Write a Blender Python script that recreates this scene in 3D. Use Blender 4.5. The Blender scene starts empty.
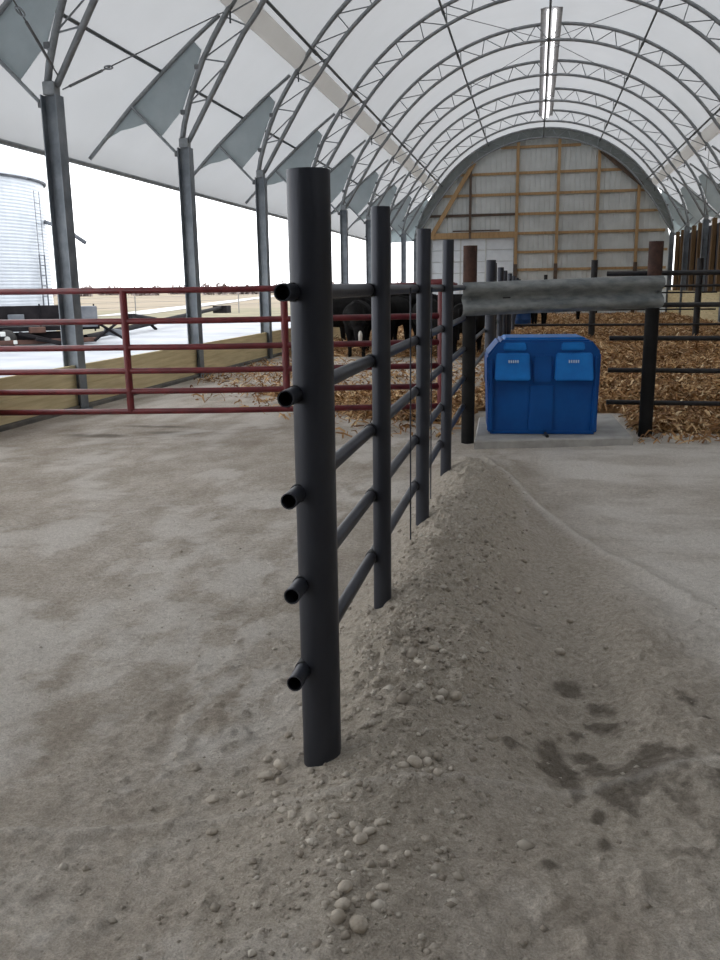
import bpy, math, random
import numpy as np
from mathutils import Matrix, Vector, Euler

random.seed(7)
RNG = np.random.default_rng(11)
SC = bpy.context.scene
COL = SC.collection
PI = math.pi

# ------------------------------------------------------------------ camera
F_PX, YAW, PITCH, ROLL, EYE = 856.874, 0.200456, 0.220279, 0.013162, 1.6
_fw = Vector((-math.sin(YAW) * math.cos(PITCH), math.cos(YAW) * math.cos(PITCH), -math.sin(PITCH)))
_r = Vector((math.cos(YAW), math.sin(YAW), 0)); _u = _r.cross(_fw)
_r2 = _r * math.cos(ROLL) - _u * math.sin(ROLL)
_u2 = _r * math.sin(ROLL) + _u * math.cos(ROLL)
cam_d = bpy.data.cameras.new('camera'); cam = bpy.data.objects.new('camera', cam_d); COL.objects.link(cam)
cam.matrix_world = Matrix(((_r2.x, _u2.x, -_fw.x, 0), (_r2.y, _u2.y, -_fw.y, 0), (_r2.z, _u2.z, -_fw.z, EYE), (0, 0, 0, 1)))
cam_d.sensor_fit = 'VERTICAL'; cam_d.sensor_height = 36.0; cam_d.lens = F_PX / 960 * 36.0
cam_d.clip_start = 0.05; cam_d.clip_end = 2000
SC.camera = cam

# ------------------------------------------------------------------ world, exposure
SKY = 3.2
w = bpy.data.worlds.new('overcast_sky'); SC.world = w; w.use_nodes = True
bg = w.node_tree.nodes['Background']; bg.inputs[0].default_value = (0.97, 0.985, 1.0, 1); bg.inputs[1].default_value = SKY
SC.view_settings.view_transform = 'Standard'; SC.view_settings.look = 'None'
SC.view_settings.gamma = 1; SC.view_settings.use_curve_mapping = False
SC.view_settings.exposure = 0.0
SC.cycles.use_denoising = True
SC.cycles.max_bounces = 8; SC.cycles.diffuse_bounces = 5; SC.cycles.transmission_bounces = 6
SC.cycles.sample_clamp_indirect = 6

# ------------------------------------------------------------------ layout numbers (metres)
BAY = 4.3857; Y0 = 10.849; XC = 0.15                # truss spacing, first column, arch centre line
XL, XR = -6.19, 6.49                                 # column lines
ZCOL = 4.12
RO, RI, ZC = 6.42, 5.98, 2.77                        # chord radii and their centre height
YEND = Y0 + 8 * BAY + 0.42                           # far gable
YBACK = Y0 - 3 * BAY                                 # unseen gable added behind the viewer
def ty(k): return Y0 + k * BAY

# ------------------------------------------------------------------ materials
def new_mat(name):
    m = bpy.data.materials.new(name); m.use_nodes = True
    nt = m.node_tree; return m, nt, nt.nodes['Principled BSDF']
def nd(nt, typ, **kw):
    n = nt.nodes.new(typ)
    for k, v in kw.items(): setattr(n, k, v)
    return n
def ramp(nt, src, stops):
    r = nd(nt, 'ShaderNodeValToRGB'); e = r.color_ramp.elements
    while len(e) < len(stops): e.new(0.5)
    for i, (p, c) in enumerate(stops):
        e[i].position = p; e[i].color = (*c, 1) if len(c) == 3 else c
    nt.links.new(src, r.inputs[0]); return r.outputs[0]
def noise(nt, scale, detail=4, rough=0.55, coord='Object', stretch=None):
    tc = nd(nt, 'ShaderNodeTexCoord'); n = nd(nt, 'ShaderNodeTexNoise')
    n.inputs['Scale'].default_value = scale; n.inputs['Detail'].default_value = detail; n.inputs['Roughness'].default_value = rough
    out = tc.outputs[coord] if coord != 'World' else nd(nt, 'ShaderNodeNewGeometry').outputs['Position']
    if stretch:
        mp = nd(nt, 'ShaderNodeMapping'); mp.inputs['Scale'].default_value = stretch
        nt.links.new(out, mp.inputs[0]); out = mp.outputs[0]
    nt.links.new(out, n.inputs['Vector']); return n.outputs[0]
def bump(nt, b, src, strength, dist=0.02):
    n = nd(nt, 'ShaderNodeBump'); n.inputs['Strength'].default_value = strength; n.inputs['Distance'].default_value = dist
    nt.links.new(src, n.inputs['Height']); nt.links.new(n.outputs[0], b.inputs['Normal'])
def simple(name, c1, c2, rough=0.6, metal=0.0, scale=4, bstr=0.0, bscale=40, stretch=None, lo=0.35, hi=0.65, coord='World', detail=5):
    m, nt, b = new_mat(name)
    nt.links.new(ramp(nt, noise(nt, scale, detail, 0.6, coord, stretch), [(lo, c1), (hi, c2)]), b.inputs['Base Color'])
    b.inputs['Roughness'].default_value = rough; b.inputs['Metallic'].default_value = metal
    if bstr: bump(nt, b, noise(nt, bscale, 4, 0.6, coord, stretch), bstr, 0.01)
    return m
M = {}
M['galv'] = simple('galvanised_steel', (0.20, 0.215, 0.225), (0.30, 0.315, 0.325), 0.5, 0.35, 6, 0.05)
M['column'] = simple('column_steel', (0.13, 0.15, 0.175), (0.24, 0.265, 0.29), 0.5, 0.35, 3, 0.05)
M['purlin'] = simple('purlin_steel', (0.06, 0.07, 0.072), (0.10, 0.11, 0.112), 0.5, 0.3, 5)
M['cable'] = simple('cable_steel', (0.10, 0.105, 0.11), (0.17, 0.175, 0.18), 0.45, 0.4, 8)
M['black_pipe'] = simple('dark_pipe_steel', (0.028, 0.031, 0.042), (0.055, 0.060, 0.076), 0.42, 0.45, 3, 0.08, 60, (1, 1, 0.25))
M['black_paint'] = simple('black_painted_pipe', (0.008, 0.007, 0.008), (0.018, 0.016, 0.018), 0.6, 0.0, 6)
M['black_rubber'] = simple('weld_black', (0.008, 0.008, 0.009), (0.016, 0.016, 0.017), 0.6, 0.0, 20)
M['rust'] = simple('black_post', (0.006, 0.006, 0.006), (0.012, 0.011, 0.011), 0.8, 0.0, 5, 0.2, 40)
M['rust'].node_tree.nodes['Principled BSDF'].inputs['Specular IOR Level'].default_value = 0.25
M['rust_top'] = simple('rusted_pipe', (0.030, 0.014, 0.010), (0.085, 0.038, 0.026), 0.8, 0.1, 9, 0.2, 40)
M['red'] = simple('red_gate_paint', (0.095, 0.010, 0.014), (0.165, 0.018, 0.022), 0.45, 0.0, 6)
M['timber'] = simple('pale_treated_timber', (0.58, 0.47, 0.26), (0.75, 0.63, 0.38), 0.75, 0, 2.5, 0.2, 30, (6, 0.5, 8))
M['timber_wet'] = simple('weathered_curb', (0.10, 0.095, 0.085), (0.17, 0.16, 0.14), 0.8, 0, 4, 0.3, 30)
M['stud'] = simple('orange_pine', (0.30, 0.185, 0.085), (0.43, 0.275, 0.13), 0.7, 0, 3, 0.1, 30, (4, 4, 0.6))
M['stud_dark'] = simple('dark_board', (0.06, 0.042, 0.032), (0.11, 0.07, 0.045), 0.8, 0, 3)
M['brown_post'] = simple('brown_timber_post', (0.10, 0.058, 0.024), (0.175, 0.10, 0.04), 0.8, 0, 3, 0.2, 30, (5, 5, 0.6))
M['sheet'] = simple('wall_sheet_steel', (0.48, 0.50, 0.49), (0.58, 0.60, 0.59), 0.5, 0.05, 1.2)
M['door'] = simple('white_door', (0.62, 0.66, 0.70), (0.72, 0.76, 0.79), 0.5, 0, 2)
M['concrete'] = simple('pad_concrete', (0.30, 0.29, 0.275), (0.42, 0.41, 0.39), 0.85, 0, 5, 0.3, 60)
M['blue'] = simple('blue_plastic', (0.0008, 0.060, 0.25), (0.001, 0.080, 0.31), 0.5, 0, 4, 0.05, 90)
M['blue_light'] = simple('blue_plastic_lid', (0.001, 0.130, 0.44), (0.002, 0.165, 0.52), 0.5, 0, 6, 0.05, 90)
for _k in ('blue', 'blue_light'): M[_k].node_tree.nodes['Principled BSDF'].inputs['Specular IOR Level'].default_value = 0.3
M['print'] = simple('pale_print', (0.32, 0.45, 0.62), (0.45, 0.56, 0.70), 0.5, 0, 30)
M['guard'] = simple('weathered_guardrail', (0.13, 0.145, 0.15), (0.27, 0.28, 0.275), 0.6, 0.35, 5, 0.25, 35, (1, 1, 2.5))
M['hide'] = simple('black_hide', (0.004, 0.004, 0.004), (0.009, 0.008, 0.008), 0.9, 0, 6, 0.1, 60)
M['hide'].node_tree.nodes['Principled BSDF'].inputs['Specular IOR Level'].default_value = 0.1
M['white_hide'] = simple('white_hair', (0.45, 0.42, 0.38), (0.6, 0.57, 0.52), 0.8, 0, 10)
M['bin'] = simple('bin_steel', (0.50, 0.54, 0.60), (0.58, 0.62, 0.68), 0.5, 0.1, 1.5)
M['dark_machine'] = simple('dark_machine_paint', (0.006, 0.0055, 0.007), (0.018, 0.016, 0.018), 0.9, 0, 2)
M['dark_machine'].node_tree.nodes['Principled BSDF'].inputs['Specular IOR Level'].default_value = 0.15
M['grey_machine'] = simple('grey_machine_metal', (0.09, 0.10, 0.12), (0.17, 0.18, 0.20), 0.6, 0.2, 2)
M['tyre'] = simple('tyre_rubber', (0.02, 0.02, 0.02), (0.04, 0.038, 0.036), 0.8, 0, 8)
M['rust_machine'] = simple('rusty_machine', (0.06, 0.028, 0.022), (0.11, 0.055, 0.04), 0.8, 0, 3)
M['wire'] = simple('fence_wire', (0.16, 0.16, 0.16), (0.22, 0.22, 0.22), 0.6, 0.2, 8)
M['twig'] = simple('bare_twigs', (0.20, 0.165, 0.16), (0.27, 0.225, 0.22), 0.9, 0, 0.3)
M['curtain'] = simple('dark_side_curtain', (0.035, 0.035, 0.05), (0.07, 0.065, 0.07), 0.8, 0, 0.8)
M['back_sheet'] = simple('unseen_gable_sheet', (0.25, 0.25, 0.25), (0.3, 0.3, 0.3), 0.6, 0, 1)
M['barrel'] = simple('barrel_blue', (0.01, 0.07, 0.25), (0.02, 0.10, 0.32), 0.4, 0, 4)

def translucent(name, c1, c2, tcol, mixf, scale=0.5, coord='World'):
    m, nt, b = new_mat(name); nt.nodes.remove(b)
    d = nd(nt, 'ShaderNodeBsdfDiffuse'); t = nd(nt, 'ShaderNodeBsdfTranslucent'); mx = nd(nt, 'ShaderNodeMixShader')
    nt.links.new(ramp(nt, noise(nt, scale, 6, 0.6, coord), [(0.3, c1), (0.7, c2)]), d.inputs[0])
    nt.links.new(ramp(nt, noise(nt, scale * 1.7, 6, 0.65, coord), [(0.25, tuple(0.90 * v for v in tcol)), (0.75, tcol)]), t.inputs[0])
    mx.inputs[0].default_value = mixf
    nt.links.new(d.outputs[0], mx.inputs[1]); nt.links.new(t.outputs[0], mx.inputs[2])
    nt.links.new(mx.outputs[0], nt.nodes['Material Output'].inputs[0]); return m
M['membrane'] = translucent('white_roof_membrane', (0.62, 0.63, 0.63), (0.68, 0.69, 0.69), (0.33, 0.338, 0.35), 0.5)
M['tube_cloth'] = translucent('beige_fabric_tube', (0.74, 0.71, 0.67), (0.80, 0.77, 0.73), (0.95, 0.92, 0.87), 0.55)
M['infill'] = translucent('grey_infill_panel', (0.46, 0.51, 0.52), (0.66, 0.70, 0.71), (0.62, 0.68, 0.70), 0.5, 2.2)
M['end_band'] = translucent('grey_arch_band', (0.24, 0.265, 0.255), (0.36, 0.385, 0.375), (0.22, 0.24, 0.24), 0.35, 2.0)
M['tyvek'] = M['membrane']

m, nt, b = new_mat('tube_light'); b.inputs['Emission Color'].default_value = (1, 0.98, 1, 1); b.inputs['Emission Strength'].default_value = 2.4
b.inputs['Base Color'].default_value = (0.9, 0.9, 0.9, 1); M['lamp'] = m
M['reflector'] = simple('grey_reflector', (0.20, 0.205, 0.21), (0.26, 0.265, 0.27), 0.6, 0, 3)

# floor: dusty crushed limestone; attributes hold where the soil is damp, where freshly dug
m, nt, b = new_mat('crushed_limestone')
n_big = noise(nt, 0.55, 6, 0.6, 'World'); n_mid = noise(nt, 3.2, 7, 0.62, 'World', (1, 0.6, 1)); n_fine = noise(nt, 38, 6, 0.7, 'World'); n_grit = noise(nt, 160, 3, 0.7, 'World')
base = ramp(nt, n_mid, [(0.30, (0.42, 0.365, 0.305)), (0.50, (0.54, 0.485, 0.42)), (0.68, (0.66, 0.61, 0.55))])
big = ramp(nt, n_big, [(0.33, (0.80, 0.78, 0.75)), (0.66, (1.08, 1.08, 1.08))])
fine = ramp(nt, n_fine, [(0.25, (0.62, 0.61, 0.60)), (0.72, (1.16, 1.16, 1.16))])
grit = ramp(nt, n_grit, [(0.25, (0.66, 0.66, 0.66)), (0.75, (1.22, 1.22, 1.22))])
def mulc(a, c):
    x = nd(nt, 'ShaderNodeMix', data_type='RGBA', blend_type='MULTIPLY'); x.inputs[0].default_value = 1
    nt.links.new(a, x.inputs[6]); nt.links.new(c, x.inputs[7]); return x.outputs[2]
c = mulc(mulc(mulc(base, big), fine), grit)
def mixattr(a, attr, col, rng=None):
    at = nd(nt, 'ShaderNodeAttribute', attribute_name=attr)
    x = nd(nt, 'ShaderNodeMix', data_type='RGBA'); nt.links.new(at.outputs['Fac'], x.inputs[0]); nt.links.new(a, x.inputs[6])
    if isinstance(col, tuple): x.inputs[7].default_value = (*col, 1)
    else: nt.links.new(col, x.inputs[7])
    return x.outputs[2]
fresh = mulc(ramp(nt, n_fine, [(0.28, (0.32, 0.275, 0.22)), (0.7, (0.60, 0.54, 0.46))]), grit)
wetc = mulc(ramp(nt, n_fine, [(0.3, (0.06, 0.048, 0.036)), (0.7, (0.14, 0.115, 0.09))]), grit)
c = mixattr(c, 'fresh', fresh); c = mixattr(c, 'damp', wetc)
pale = mulc(ramp(nt, n_fine, [(0.3, (0.58, 0.535, 0.48)), (0.7, (0.74, 0.695, 0.64))]), grit)
c = mixattr(c, 'pale', pale)
nt.links.new(c, b.inputs['Base Color']); b.inputs['Roughness'].default_value = 0.95; b.inputs['Specular IOR Level'].default_value = 0.2
bm1 = nd(nt, 'ShaderNodeBump'); bm1.inputs['Strength'].default_value = 0.7; bm1.inputs['Distance'].default_value = 0.03
bm2 = nd(nt, 'ShaderNodeBump'); bm2.inputs['Strength'].default_value = 0.5; bm2.inputs['Distance'].default_value = 0.008
nt.links.new(n_fine, bm1.inputs['Height']); nt.links.new(n_grit, bm2.inputs['Height']); nt.links.new(bm1.outputs[0], bm2.inputs['Normal']); nt.links.new(bm2.outputs[0], b.inputs['Normal'])
M['lime'] = m
M['stone'] = simple('pale_clod', (0.36, 0.31, 0.25), (0.60, 0.545, 0.47), 0.95, 0, 14, 0.6, 60)
def island_mat(name, stops, rough=0.8):
    m, nt, b = new_mat(name); g = nd(nt, 'ShaderNodeNewGeometry')
    nt.links.new(ramp(nt, g.outputs['Random Per Island'], stops), b.inputs['Base Color']); b.inputs['Roughness'].default_value = rough; return m
M['husk'] = island_mat('dry_corn_husks', [(0.0, (0.13, 0.056, 0.018)), (0.35, (0.28, 0.142, 0.052)), (0.65, (0.44, 0.25, 0.105)), (0.86, (0.60, 0.40, 0.20)), (1.0, (0.82, 0.65, 0.42))])
M['bed'] = simple('trampled_bedding', (0.14, 0.070, 0.026), (0.36, 0.205, 0.086), 0.9, 0, 9, 0.8, 30, detail=8)
M['gravel'] = island_mat('limestone_chips', [(0.0, (0.30, 0.26, 0.215)), (0.6, (0.42, 0.375, 0.315)), (1.0, (0.56, 0.515, 0.45))], 0.95)
M['snow'] = simple('trodden_snow', (0.23, 0.245, 0.275), (0.33, 0.345, 0.37), 0.8, 0, 0.5, 0.4, 4)
M['field'] = simple('stubble_field', (0.15, 0.12, 0.078), (0.22, 0.175, 0.12), 0.95, 0, 0.05)
M['verge'] = simple('grass_verge', (0.10, 0.093, 0.05), (0.18, 0.152, 0.09), 0.95, 0, 0.4)
M['road'] = simple('snowy_road', (0.35, 0.34, 0.34), (0.45, 0.44, 0.45), 0.9, 0, 0.2)

# ------------------------------------------------------------------ builders
WORLD = {}
def place(o, mw, parent=None):
    COL.objects.link(o); WORLD[o] = mw
    if parent is not None:
        o.parent = parent; o.matrix_basis = WORLD[parent].inverted() @ mw
    else: o.matrix_basis = mw
    return o
def tag(o, label=None, cat=None, group=None, kind=None):
    if label: o['label'] = label
    if cat: o['category'] = cat
    if group: o['group'] = group
    if kind: o['kind'] = kind
    return o
def empty(name, loc, label=None, cat=None, group=None, kind=None):
    o = bpy.data.objects.new(name, None); o.empty_display_size = 0.1
    place(o, Matrix.Translation(Vector(loc))); return tag(o, label, cat, group, kind)
def mesh_data(name, verts, faces, mat, smooth=False):
    me = bpy.data.meshes.new(name)
    me.from_pydata([tuple(map(float, v)) for v in verts], [], [tuple(map(int, f)) for f in faces]); me.materials.append(mat)
    if smooth: me.polygons.foreach_set('use_smooth', [True] * len(me.polygons))
    me.update(); return me
def obj(name, me, parent=None, mw=None):
    return place(bpy.data.objects.new(name, me), mw or Matrix.Identity(4), parent)
def mesh(name, verts, faces, mat, parent=None, smooth=False, loc=None):
    """verts in world coordinates; the origin is put at loc (default: the parent's base or the first vertex's foot)"""
    V = np.asarray(verts, float)
    if loc is None: loc = np.array([(V[:, 0].min() + V[:, 0].max()) / 2, (V[:, 1].min() + V[:, 1].max()) / 2, V[:, 2].min()])
    return obj(name, mesh_data(name, V - np.asarray(loc), faces, mat, smooth), parent, Matrix.Translation(Vector(loc)))
_UNIT = {}
def unit_cyl(mat, segs):
    key = (mat.name, segs)
    if key not in _UNIT:
        v = []; f = []
        for z in (0, 1):
            for i in range(segs): a = 2 * PI * i / segs; v.append((math.cos(a), math.sin(a), z))
        for i in range(segs): j = (i + 1) % segs; f.append((i, j, segs + j, segs + i))
        me = mesh_data('rod', v, f, mat, True)
        import bmesh
        bmm = bmesh.new(); bmm.from_mesh(me); bmm.verts.ensure_lookup_table()
        bmm.faces.new([bmm.verts[i] for i in range(segs)][::-1]); bmm.faces.new([bmm.verts[segs + i] for i in range(segs)])
        for e in bmm.edges:
            if len(e.link_faces) == 2 and any(len(fc.verts) > 4 for fc in e.link_faces): e.smooth = False
        bmm.to_mesh(me); bmm.free()
        for p in me.polygons: p.use_smooth = len(p.vertices) == 4
        _UNIT[key] = me
    return _UNIT[key]
def frame_to(a, b):
    a = Vector(a); b = Vector(b); d = b - a; L = d.length
    q = Vector((0, 0, 1)).rotation_difference(d.normalized())
    return a, q, L
def rod(name, a, b, r, mat, parent=None, segs=10):
    a, q, L = frame_to(a, b)
    return obj(name, unit_cyl(mat, segs), parent, Matrix.Translation(a) @ q.to_matrix().to_4x4() @ Matrix.Diagonal((r, r, L, 1)))
_BOX = {}
CUBE_F = [(0, 3, 2, 1), (4, 5, 6, 7), (0, 1, 5, 4), (1, 2, 6, 5), (2, 3, 7, 6), (3, 0, 4, 7)]
def box_geo(x0, x1, y0, y1, z0, z1):
    return [(x0, y0, z0), (x1, y0, z0), (x1, y1, z0), (x0, y1, z0), (x0, y0, z1), (x1, y0, z1), (x1, y1, z1), (x0, y1, z1)], CUBE_F
def bevel_box_data(sx, sy, sz, bev, mat):
    key = (round(sx, 3), round(sy, 3), round(sz, 3), bev, mat.name)
    if key not in _BOX:
        import bmesh
        v, f = box_geo(-sx / 2, sx / 2, -sy / 2, sy / 2, 0, sz); me = mesh_data('board', v, f, mat)
        bmm = bmesh.new(); bmm.from_mesh(me)
        bmesh.ops.bevel(bmm, geom=list(bmm.edges), offset=bev, segments=1, affect='EDGES')
        bmm.to_mesh(me); bmm.free(); _BOX[key] = me
    return _BOX[key]
def box(name, c, s, mat, parent=None, rot=None, bev=0.006):
    """c: centre of the bottom face in world coordinates, s: size; bevelled; meshes shared by size"""
    mw = Matrix.Translation(Vector(c))
    if rot: mw = mw @ Euler(rot).to_matrix().to_4x4()
    return obj(name, bevel_box_data(*s, min(bev, min(s) * 0.3), mat), parent, mw)
def beam(name, a, b, wd, th, mat, parent=None, up=(0, 1, 0), bev=0.006):
    """rectangular bar from a to b (centre line)"""
    a = Vector(a); b = Vector(b); z = (b - a); L = z.length; z.normalize(); x = Vector(up).cross(z).normalized(); y = z.cross(x)
    R = Matrix((x, y, z)).transposed().to_4x4()
    return obj(name, bevel_box_data(wd, th, L, min(bev, th * 0.3), mat), parent, Matrix.Translation(a) @ R)
def tube_geo(pts, r, segs=8, ry=None, caps=True):
    P = [Vector(p) for p in pts]; n = len(P); v = []; f = []
    rr = r if isinstance(r, (list, tuple, np.ndarray)) else [r] * n
    t0 = (P[1] - P[0]).normalized(); ref = Vector((0, 1, 0)) if abs(t0.y) < 0.9 else Vector((0, 0, 1))
    nrm = (ref - t0 * ref.dot(t0)).normalized()
    for i in range(n):
        t = (P[min(i + 1, n - 1)] - P[max(i - 1, 0)]).normalized()
        nrm = (nrm - t * nrm.dot(t)).normalized(); bn = t.cross(nrm)
        for k in range(segs):
            a = 2 * PI * k / segs; v.append(P[i] + nrm * math.cos(a) * rr[i] + bn * math.sin(a) * (ry if ry else rr[i]))
    for i in range(n - 1):
        for k in range(segs):
            j = (k + 1) % segs; f.append((i * segs + k, i * segs + j, (i + 1) * segs + j, (i + 1) * segs + k))
    if caps: f.append(tuple(range(segs))[::-1]); f.append(tuple((n - 1) * segs + k for k in range(segs)))
    return v, f
def tube(name, pts, r, mat, parent=None, segs=8, ry=None, caps=True):
    v, f = tube_geo(pts, r, segs, ry, caps); return mesh(name, v, f, mat, parent, True)
def hollow_pipe(name, a, b, r, mat, parent=None, segs=18, wall=0.006, inner=None):
    """open-ended pipe: outside, rim, a dark bore a short way in"""
    a, q, L = frame_to(a, b); key = ('pipe', mat.name, segs, round(r, 4), round(L, 3))
    if key not in _UNIT:
        v = []; f = []
        ri = r - wall; d = min(0.12, L * 0.3)
        rings = [(r, L), (r, 0), (ri, 0), (ri, d)]
        if inner: rings = [(ri, L - d), (ri, L), (r, L), (r, 0), (ri, 0), (ri, d)]
        for (rad, z) in rings:
            for i in range(segs): an = 2 * PI * i / segs; v.append((rad * math.cos(an), rad * math.sin(an), z))
        for k in range(len(rings) - 1):
            for i in range(segs): j = (i + 1) % segs; f.append((k * segs + j, k * segs + i, (k + 1) * segs + i, (k + 1) * segs + j))
        f.append(tuple(range((len(rings) - 1) * segs, len(rings) * segs)))
        f.append(tuple(range(segs)))
        me = mesh_data('pipe', v, f, mat, True)
        me.polygons.foreach_set('use_smooth', [i < len(me.polygons) - 2 for i in range(len(me.polygons))])
        me.set_sharp_from_angle(angle=math.radians(50)); _UNIT[key] = me
    return obj(name, _UNIT[key], parent, Matrix.Translation(a) @ q.to_matrix().to_4x4())
ORD = ['first', 'second', 'third', 'fourth', 'fifth', 'sixth', 'seventh', 'eighth', 'ninth', 'tenth', 'eleventh', 'twelfth']

# value noise
_T = RNG.random((257, 257))
def vnoise(x, y):
    x = np.asarray(x, float); y = np.asarray(y, float)
    xi = np.floor(x).astype(int); yi = np.floor(y).astype(int); fx = x - xi; fy = y - yi
    fx = fx * fx * (3 - 2 * fx); fy = fy * fy * (3 - 2 * fy)
    a = _T[xi % 256, yi % 256]; b_ = _T[(xi + 1) % 256, yi % 256]; c_ = _T[xi % 256, (yi + 1) % 256]; d = _T[(xi + 1) % 256, (yi + 1) % 256]
    return (a * (1 - fx) + b_ * fx) * (1 - fy) + (c_ * (1 - fx) + d * fx) * fy
def fbm(x, y, s, o=4, g=0.5):
    v = 0; a = 1; t = 0
    for k in range(o): v = v + a * vnoise(x * s + 17.3 * k, y * s + 9.1 * k); t += a; a *= g; s *= 2.03
    return v / t - 0.5
def sstep(a, b_, x): t = np.clip((x - a) / (b_ - a), 0, 1); return t * t * (3 - 2 * t)
def seg_dist(x, y, pts):
    d = np.full(np.shape(x), 1e9)
    for (ax, ay), (bx, by) in zip(pts[:-1], pts[1:]):
        L2 = (bx - ax) ** 2 + (by - ay) ** 2; t = np.clip(((x - ax) * (bx - ax) + (y - ay) * (by - ay)) / L2, 0, 1)
        d = np.minimum(d, np.hypot(x - ax - t * (bx - ax), y - ay - t * (by - ay)))
    return d

# ------------------------------------------------------------------ floor
RIDGE = [(-1.6, 2.03), (-1.37, 2.08), (-0.58, 2.31), (0.0, 2.55), (0.6, 2.81), (1.0, 2.95)]
TRACK = [(-0.42, 7.9), (-0.33, 7.4), (0.38, 5.37), (0.87, 4.38), (1.4, 3.5)]
def mound_mask(x, y):
    wob = fbm(x, y, 1.1, 3) * 0.16
    prof = np.where(x < -0.48, sstep(-0.97, -0.46, x + wob * 0.8), 1 - sstep(-0.50, 0.14, x + wob))
    along = np.interp(y, [1.45, 1.9, 2.3, 2.55, 3.0, 3.74, 5.25, 6.75, 7.5, 8.4], [0, 0.22, 0.36, 0.42, 0.72, 0.95, 1.0, 1.1, 0.55, 0.0])
    return prof * along
def ground_z(x, y):
    x = np.asarray(x, float); y = np.asarray(y, float)
    mm = mound_mask(x, y)
    z = 0.225 * mm
    near = 1 - sstep(6, 11, y)
    z = z + fbm(x, y, 0.45, 3) * 0.05 * near
    z = z - 0.075 * np.exp(-(((x - 0.24) / 0.22) ** 2 + ((y - 3.3) / 1.0) ** 2)) - 0.03 * np.exp(-(((x - 0.12) / 0.15) ** 2 + ((y - 4.9) / 0.9) ** 2))
    z = z + 0.035 * np.exp(-(((x - 0.52) / 0.16) ** 2 + ((y - 3.6) / 0.9) ** 2)) * near
    rough = np.clip(mm * 1.3, 0, 1) * near
    z = z + rough * (fbm(x, y, 4.5, 5, 0.6) * 0.10 + np.clip(fbm(x, y, 13, 3) - 0.02, 0.0, 1) * 0.10 + np.clip(fbm(x, y, 27, 2) - 0.04, 0.0, 1) * 0.05)
    right = sstep(-0.2, 0.2, x) * near
    z = z + right * ((fbm(x, y, 4, 5, 0.6) * 0.075 + np.clip(fbm(x, y, 12, 3) - 0.05, 0, 1) * 0.08) * (1 - sstep(3.6, 5.0, y) * 0.7))
    z = z + near * (fbm(x, y, 6, 5, 0.65) * 0.026 + np.clip(fbm(x, y, 16, 3) - 0.08, 0, 1) * 0.05 * sstep(-2.2, -0.9, x) * (1 - sstep(3.0, 4.5, y)))
    z = z + near * 0.013 * (1 - 0.6 * sstep(-0.2, 0.2, x)) * np.exp(-(seg_dist(x, y, RIDGE) / 0.026) ** 2) * (0.5 + vnoise(x * 6, y * 6))
    tr = seg_dist(x, y, TRACK)
    z = z + near * (0.02 * np.exp(-(tr / 0.035) ** 2) - 0.014 * np.exp(-((tr - 0.13) / 0.06) ** 2))
    z = z + near * 0.02 * np.exp(-(((x + 0.42) / 0.16) ** 2 + ((y - 1.88) / 0.16) ** 2))
    return z
def axis_pts(spec):
    out = []
    for a, b_, s in spec:
        n = max(1, int(round((b_ - a) / s))); out += list(np.linspace(a, b_, n, endpoint=False))
    return np.array(out + [spec[-1][1]])
xs = axis_pts([(-6.42, -3, 0.12), (-3, -1.5, 0.04), (-1.5, -1.05, 0.0125), (-1.05, 0.75, 0.0085), (0.75, 1.1, 0.0125), (1.1, 2.2, 0.04), (2.2, 6.9, 0.15)])
ys = axis_pts([(YBACK, 0.8, 0.4), (0.8, 1.5, 0.03), (1.5, 3.5, 0.0085), (3.5, 4.6, 0.0125), (4.6, 6.5, 0.022), (6.5, 10, 0.05), (10, YEND + 0.3, 0.6)])
GX, GY = np.meshgrid(xs, ys); GZ = ground_z(GX, GY)
nx, ny = len(xs), len(ys)
V = np.stack([GX.ravel(), GY.ravel(), GZ.ravel()], 1)
ii = (np.arange(ny - 1)[:, None] * nx + np.arange(nx - 1)[None]).ravel()
Fq = np.stack([ii, ii + 1, ii + nx + 1, ii + nx], 1)
me = mesh_data('floor', V, Fq, M['lime'], True)
mmk = mound_mask(GX, GY); nearm = 1 - sstep(6.5, 9, GY)
fresh_a = np.clip(sstep(0.05, 0.35, mmk + fbm(GX, GY, 2.2, 4) * 0.5), 0, 1)
belt = np.exp(-((GX - 0.22) / 0.42) ** 2) * sstep(1.9, 2.4, GY) * (1 - sstep(4.8, 6.2, GY))
fresh_a = np.maximum(fresh_a, np.clip(belt * 0.9 + fbm(GX, GY, 3, 3) * 0.5 * belt, 0, 1))
lowl = np.exp(-((GX + 0.9) / 0.5) ** 2) * (1 - sstep(4.0, 6.0, GY)) * sstep(0.42, 0.62, vnoise(GX * 3.1 + 3, GY * 2.2) + fbm(GX, GY, 9, 3) * 0.5)
fresh_a = np.maximum(fresh_a, lowl * 0.6) * nearm
damp_a = np.zeros_like(GX)
def blot(cx, cy, rx, ry, amp):
    return amp * np.exp(-(((GX - cx) / rx) ** 2 + ((GY - cy) / ry) ** 2))
for a in [(0.19, 3.46, 0.10, 0.10, 0.9), (0.12, 2.70, 0.07, 0.07, 1.2), (0.30, 2.60, 0.09, 0.07, 1.1), (0.40, 2.78, 0.16, 0.16, 0.7), (0.34, 3.05, 0.16, 0.22, 0.6), (0.05, 3.9, 0.16, 0.4, 0.35), (0.55, 2.6, 0.2, 0.16, 0.6), (0.62, 2.3, 0.25, 0.2, 0.35), (-1.3, 1.75, 0.3, 0.2, 0.25)]:
    damp_a += blot(*a)
for _ in range(46):
    damp_a += blot(RNG.normal(0.32, 0.2), RNG.normal(2.85, 0.38), RNG.uniform(0.02, 0.07), RNG.uniform(0.02, 0.06), RNG.uniform(0.5, 1.3))
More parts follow.
